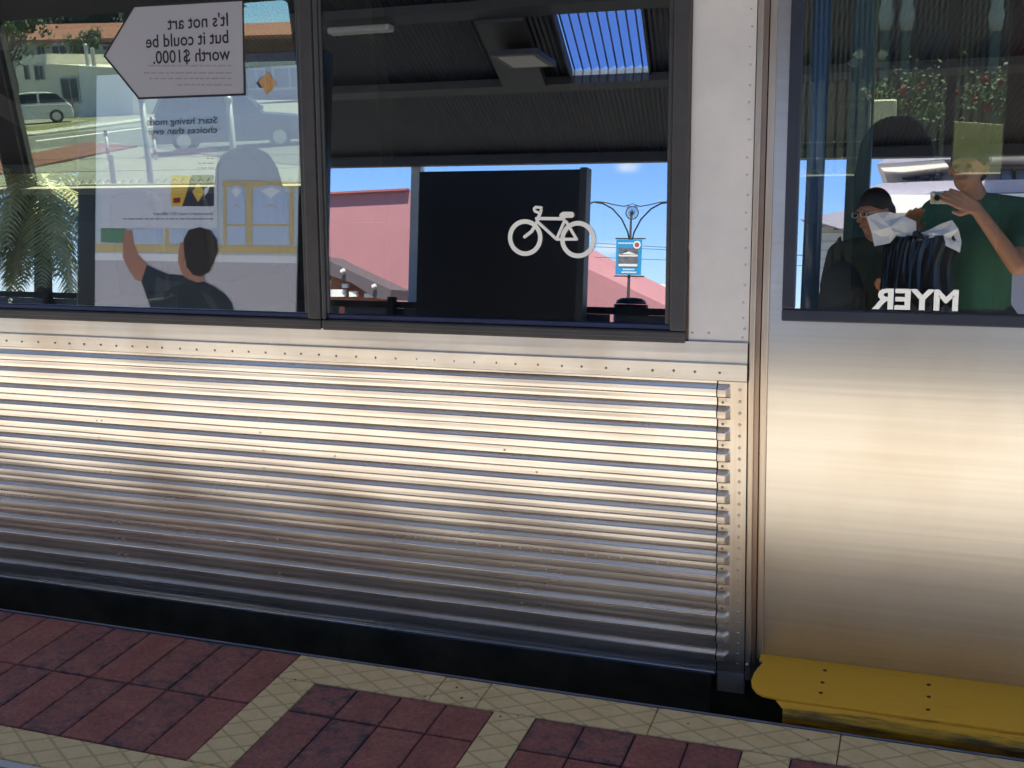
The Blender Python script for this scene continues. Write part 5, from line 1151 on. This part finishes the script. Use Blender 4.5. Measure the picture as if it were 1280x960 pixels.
def head(mb, c, face, s=1.0):
    c = V3(c); f = V3(face).normalized(); r = f.cross(Vector((0, 0, 1))).normalized(); u = r.cross(f).normalized()
    def P(a, b, d): return c+r*a*s+f*b*s+u*d*s
    mb.ball(P(0, -.012, .025), (.078*s, .092*s, .095*s), 20, 14); mb.ball(P(0, .022, -.045), (.058*s, .062*s, .068*s), 18, 12)
    caps(mb, P(0, .045, -.085), P(0, .06, -.09), .024*s, .02*s)
    caps(mb, P(0, .085, .012), P(0, .108, -.025), .010*s, .014*s, 8)
    for sg in (-1, 1): mb.ball(P(sg*.080, -.012, -.005), (.014*s, .018*s, .030*s), 8, 6); caps(mb, P(sg*.015, .080, .028), P(sg*.05, .068, .026), .010*s, .008*s, 8); mb.ball(P(sg*.03, .070, -.012), .018*s, 8, 6)
    caps(mb, P(-.02, .083, -.055), P(.02, .083, -.055), .008*s, .008*s, 8); return P
def person(name_label, base, face, J, shirt, trousers, headc, headface, hairm='hair', hands=(), vox=.0075):
    t = thing('person', base, name_label, 'person')
    mb = MB(); P = head(mb, headc, headface)
    caps(mb, J['neck'], V3(headc)+Vector((0, 0, -.05)), .055, .05)
    caps(mb, J['neck'], J['chest'], .06, .12); caps(mb, J['chest'], J['pelvis'], .12, .12)
    for s_ in 'LR':
        caps(mb, J['neck'], J['sh'+s_], .05, .055); caps(mb, J['sh'+s_], J['el'+s_], .052, .040); caps(mb, J['el'+s_], J['wr'+s_], .042, .028)
        caps(mb, J['pelvis'], J['hip'+s_], .12, .09); caps(mb, J['hip'+s_], J['kn'+s_], .085, .055); caps(mb, J['kn'+s_], J['an'+s_], .055, .038)
    for hnd in hands: hand(mb, *hnd)
    remesh(mb, 'body', 'skin', t, vox, 2)
    mb = MB(); caps(mb, V3(J['neck'])+Vector((0, 0, -.04)), J['chest'], .075, .155); caps(mb, J['chest'], J['pelvis'], .155, .15)
    for s_ in 'LR':
        caps(mb, J['neck'], J['sh'+s_], .06, .078); caps(mb, J['sh'+s_], J['chest'], .078, .14); a, b = V3(J['sh'+s_]), V3(J['el'+s_]); caps(mb, a, a+(b-a)*.62, .078, .068); caps(mb, J['pelvis'], J['hip'+s_], .15, .11)
    remesh(mb, 'shirt', shirt, t, .014, 4)
    mb = MB(); caps(mb, V3(J['pelvis'])+Vector((0, 0, -.05)), J['pelvis'], .158, .150)
    for s_ in 'LR': caps(mb, J['pelvis'], J['hip'+s_], .145, .115); caps(mb, J['hip'+s_], J['kn'+s_], .11, .082); caps(mb, J['kn'+s_], J['an'+s_], .082, .068)
    remesh(mb, 'trousers', trousers, t, .014, 3)
    for s_ in 'LR':
        mb = MB(); a = V3(J['an'+s_]); f = V3(face).normalized(); g_ = Vector((a.x, a.y, .045)); caps(mb, g_-f*.06, g_+f*.16, .045, .038); caps(mb, a, g_, .05, .045); remesh(mb, 'shoe', 'black', t, .012, 2)
    mb = MB(); mb.ball(P(0, -.020, .040), (.085, .098, .092), 24, 16); mb.ball(P(0, -.05, -.005), (.078, .062, .075), 16, 12)
    f = V3(headface).normalized(); me_ = MB(); 
    remesh(mb, 'hair', hairm, t, .008, 2)
    mb = MB()
    for sg in (-1, 1): mb.ball(P(sg*.031, .083, .006), .010, 8, 6)
    mb.build('eyes', 'black', t)
    return t, P
# photographer: camera held out in front of the chin with the right hand
hc = (0.135, -2.985, 1.665)
J = dict(neck=(0.19, -3.01, 1.50), chest=(0.20, -3.03, 1.30), pelvis=(0.21, -3.03, 1.00), shL=(0.005, -3.02, 1.455), shR=(0.385, -3.02, 1.455),
         elL=(-0.06, -3.02, 1.20), wrL=(-0.115, -2.86, 1.33), elR=(0.36, -2.80, 1.20), wrR=(0.178, -2.772, 1.447),
         hipL=(0.12, -3.03, .92), hipR=(0.30, -3.03, .92), knL=(0.11, -2.99, .50), knR=(0.31, -2.99, .50), anL=(0.10, -3.03, .09), anR=(0.33, -3.03, .09))
person('man in a green t-shirt raising a silver compact camera in his hand', (0.2, -3.03, 0), (0, 1, 0), J, 'tgreen', 'tdark', hc, (-.35, 1, -.1),
       hands=(((0.172, -2.765, 1.455), (-.35, -.9, 0), (-.85, .25, .42), (0, 0, -1), .22), ((-0.115, -2.86, 1.33), (.3, .7, -.3), (.15, .15, .9), (1, .3, .2), .42)), vox=.0052)
# camera body just behind the taking lens
vx = Vector(R[:, 0]); vy = Vector(R[:, 1]); vz = Vector(R[:, 2])      # right, up, back
def cb(a, b, c): return Vector(EYE)+vx*a+vy*b+vz*c
CM = thing('compact_camera', cb(0, 0, .03), 'silver compact camera held up in the man\'s right hand', 'camera')
def cbox(mb, a0, a1, b0, b1, c0, c1):
    return mb.add([cb(a, b, c) for a, b, c in ((a0, b0, c0), (a1, b0, c0), (a1, b1, c0), (a0, b1, c0), (a0, b0, c1), (a1, b0, c1), (a1, b1, c1), (a0, b1, c1))], [(0, 3, 2, 1), (4, 5, 6, 7), (0, 1, 5, 4), (1, 2, 6, 5), (2, 3, 7, 6), (3, 0, 4, 7)])
cbox(MB(), -.036, .056, -.030, .026, .022, .042).build('body', 'silver', CM, bevel=.004)
MB().tube([cb(0, 0, .022), cb(0, 0, .006)], [.019, .016], 24, cap=False).build('lens_barrel', 'silver', CM, smooth=True)
MB().tube([cb(0, 0, .0215), cb(0, 0, .0205)], .015, 20).build('lens', 'blacks', CM)
cbox(MB(), -.028, -.016, .010, .020, .0205, .0218).build('flash', 'white', CM)
MB().tube([cb(.035, .026, .032), cb(.035, .030, .032)], .006, 12).build('shutter_button', 'silver', CM)
# man with glasses behind, looking down
hc2 = rf(1092, 266, -3.55)
hx, hyy, hzz = hc2
J2 = dict(neck=(hx+.02, hyy-.04, hzz-.165), chest=(hx+.03, hyy-.05, hzz-.36), pelvis=(hx+.03, hyy-.05, hzz-.64), shL=(hx-.16, hyy-.04, hzz-.225), shR=(hx+.20, hyy-.04, hzz-.225),
          elL=(hx-.22, hyy+.0, hzz-.50), wrL=(hx-.14, hyy+.22, hzz-.42), elR=(hx+.24, hyy+.02, hzz-.50), wrR=(hx+.13, hyy+.22, hzz-.42),
          hipL=(hx-.06, hyy-.05, .85), hipR=(hx+.12, hyy-.05, .85), knL=(hx-.07, hyy, .47), knR=(hx+.13, hyy, .47), anL=(hx-.08, hyy-.04, .09), anR=(hx+.14, hyy-.04, .09))
t2, P2 = person('man in glasses and olive shirt looking down beside the green column', (hx, hyy, 0), (0, 1, 0), J2, 'tolive', 'tdark', hc2, (-.75, .75, -.25),
                hands=(((hx-.14, hyy+.22, hzz-.42), (0, -.2, 1), (.5, .8, .1), (0, 0, 1), .4), ((hx+.13, hyy+.22, hzz-.42), (0, -.2, 1), (-.5, .8, .1), (0, 0, 1), .4)))
mb = MB()
for sg in (-1, 1): c = P2(sg*.033, .100, .006); mb.tube([c+(P2(1, 0, 0)-P2(0, 0, 0))*.022*math.cos(a)+(P2(0, 0, 1)-P2(0, 0, 0))*.015*math.sin(a) for a in np.linspace(0, 2*math.pi, 13)], .0018, 5); mb.tube([P2(sg*.055, .098, .01), P2(sg*.082, .0, .012)], .0018, 5)
mb.tube([P2(-.011, .102, .01), P2(.011, .102, .01)], .0018, 5); mb.build('spectacles', 'silver', t2)
# shopping bag held in the left hand, with pale sheets of paper
YBG = -2.74
def bq(px, py, k=0): p = rf(px, py, YBG+k); return p
BG = thing('shopping_bag', (bq(1135, 395).x, YBG-.06, bq(1135, 410).z), 'glossy black plastic shopping bag with large white letters along its lower edge', 'bag')
cx0 = bq(1140, 300); n_u = 96; rows = [(294, 1113, 1200), (303, 1106, 1203), (314, 1104, 1196), (330, 1103, 1190), (350, 1101, 1190), (370, 1098, 1194), (392, 1092, 1198), (420, 1092, 1198)]
vs = []
for ri, (py, xa_, xb_) in enumerate(rows):
    a = bq(xa_, py); b_ = bq(xb_, py); cxx = (a.x+b_.x)/2; rx = (b_.x-a.x)/2; ry = .05+.012*ri*.5
    for k in range(n_u):
        th = 2*math.pi*k/n_u; fold = (.10 if ri > 0 else .16)*math.sin(13*th+.7*math.sin(3*th))*(1.0 if ri < 5 else .35); vs.append((cxx+rx*math.cos(th)*(1+.3*fold), YBG-.07+ry*math.sin(th)*(1+1.6*fold)+.004*math.sin(31*th+ri), (a.z+b_.z)/2))
mb = MB(); mb.add(vs, [(r*n_u+k, r*n_u+(k+1) % n_u, (r+1)*n_u+(k+1) % n_u, (r+1)*n_u+k) for r in range(len(rows)-1) for k in range(n_u)]+[tuple((len(rows)-1)*n_u+k for k in range(n_u))])
mb.build('bag_body', 'bag', BG, smooth=True)
a = rf(1199, 388, YBG+.035); b_ = rf(1090, 388, YBG+.035); h_ = rf(1140, 367, YBG+.035).z-rf(1140, 388, YBG+.035).z
MBt = MB(); tmp = text_mesh('MYER', 1, (0, 0, 0), (1, 0, 0), (0, 1, 0), (0, 0, 0), bold=.03); wid = max(v.x for v in tmp.v); size = h_/.60
text_mesh('MYER', size, (a.x, YBG+.035, a.z), (-1, 0, 0), (0, 0, 1), (0, 0, 0), sx=(a.x-b_.x)/(wid*size), bold=.035, mb=MBt)
MBt.build('bag_lettering', mat('bag_print', (0.50, 0.50, 0.54), .45), BG)
mb = MB(); caps(mb, (-.11, -2.83, 1.37), bq(1150, 297), .012, .02, 8); mb.build('bag_handle', 'bag', BG)
def sheetpx(pts, Y, lb):
    P = [rf(px, py, Y) for px, py in pts]; C_ = sum(P, Vector())/len(P); mb = MB()
    vs = [C_+Vector((0, .01, 0))]+P+[(p_+C_)/2+Vector((0, .012*math.sin(i*2.3), 0)) for i, p_ in enumerate(P)]; n_ = len(P)
    mb.add(vs, [(0, n_+1+i, n_+1+(i+1) % n_) for i in range(n_)]+[(n_+1+i, 1+i, 1+(i+1) % n_, n_+1+(i+1) % n_) for i in range(n_)])
    o = mb.build('paper_sheet', 'paper'); tag(o, lb, 'paper', 'paper sheets at the mouth of the bag'); return o
sheetpx([(1083, 271), (1096, 266), (1112, 265), (1130, 270), (1145, 277), (1146, 298), (1120, 295), (1112, 304), (1093, 308), (1089, 290)], YBG-.03, 'crumpled white paper sheet at the left of the bag mouth')
sheetpx([(1146, 293), (1150, 300), (1166, 297), (1180, 306), (1200, 316), (1202, 302), (1198, 286), (1190, 275), (1176, 280), (1160, 288)], YBG-.03, 'white paper sheet with pointed corner right of the hand')
# dark backpack on the platform bench behind
p_ = rf(1052, 355, -3.2)
BP = thing('backpack', (p_.x, -3.2, 0.55), 'black backpack resting on the end of a platform bench', 'backpack')
mb = MB(); c = Vector((p_.x, -3.25, p_.z-.12)); mb.ball(c, (.12, .10, .24), 18, 12); mb.ball(c+Vector((0, .07, -.08)), (.09, .05, .11), 14, 10); remesh(mb, 'sack', 'tdark', BP, .012, 2)
mb = MB(); mb.tube([c+Vector((-.06, -.02, .20)), c+Vector((-.07, -.06, .30)), c+Vector((-.03, -.05, .36)), c+Vector((.0, -.04, .22))], .012, 8); mb.build('strap', 'tdark', BP, smooth=True)
BN = thing('platform_bench', (p_.x-.5, -3.3, 0), 'dark steel platform bench with a black backpack on it', 'bench')
zb_ = c.z-.24
MB().box((p_.x-1.3, -3.5, zb_-.05), (p_.x+.2, -3.08, zb_-.005)).build('seat', 'green', BN, bevel=.01)
for xx_ in (p_.x-1.2, p_.x+.05): MB().box((xx_, -3.45, 0), (xx_+.06, -3.13, zb_-.05)).build('leg', 'green', BN)
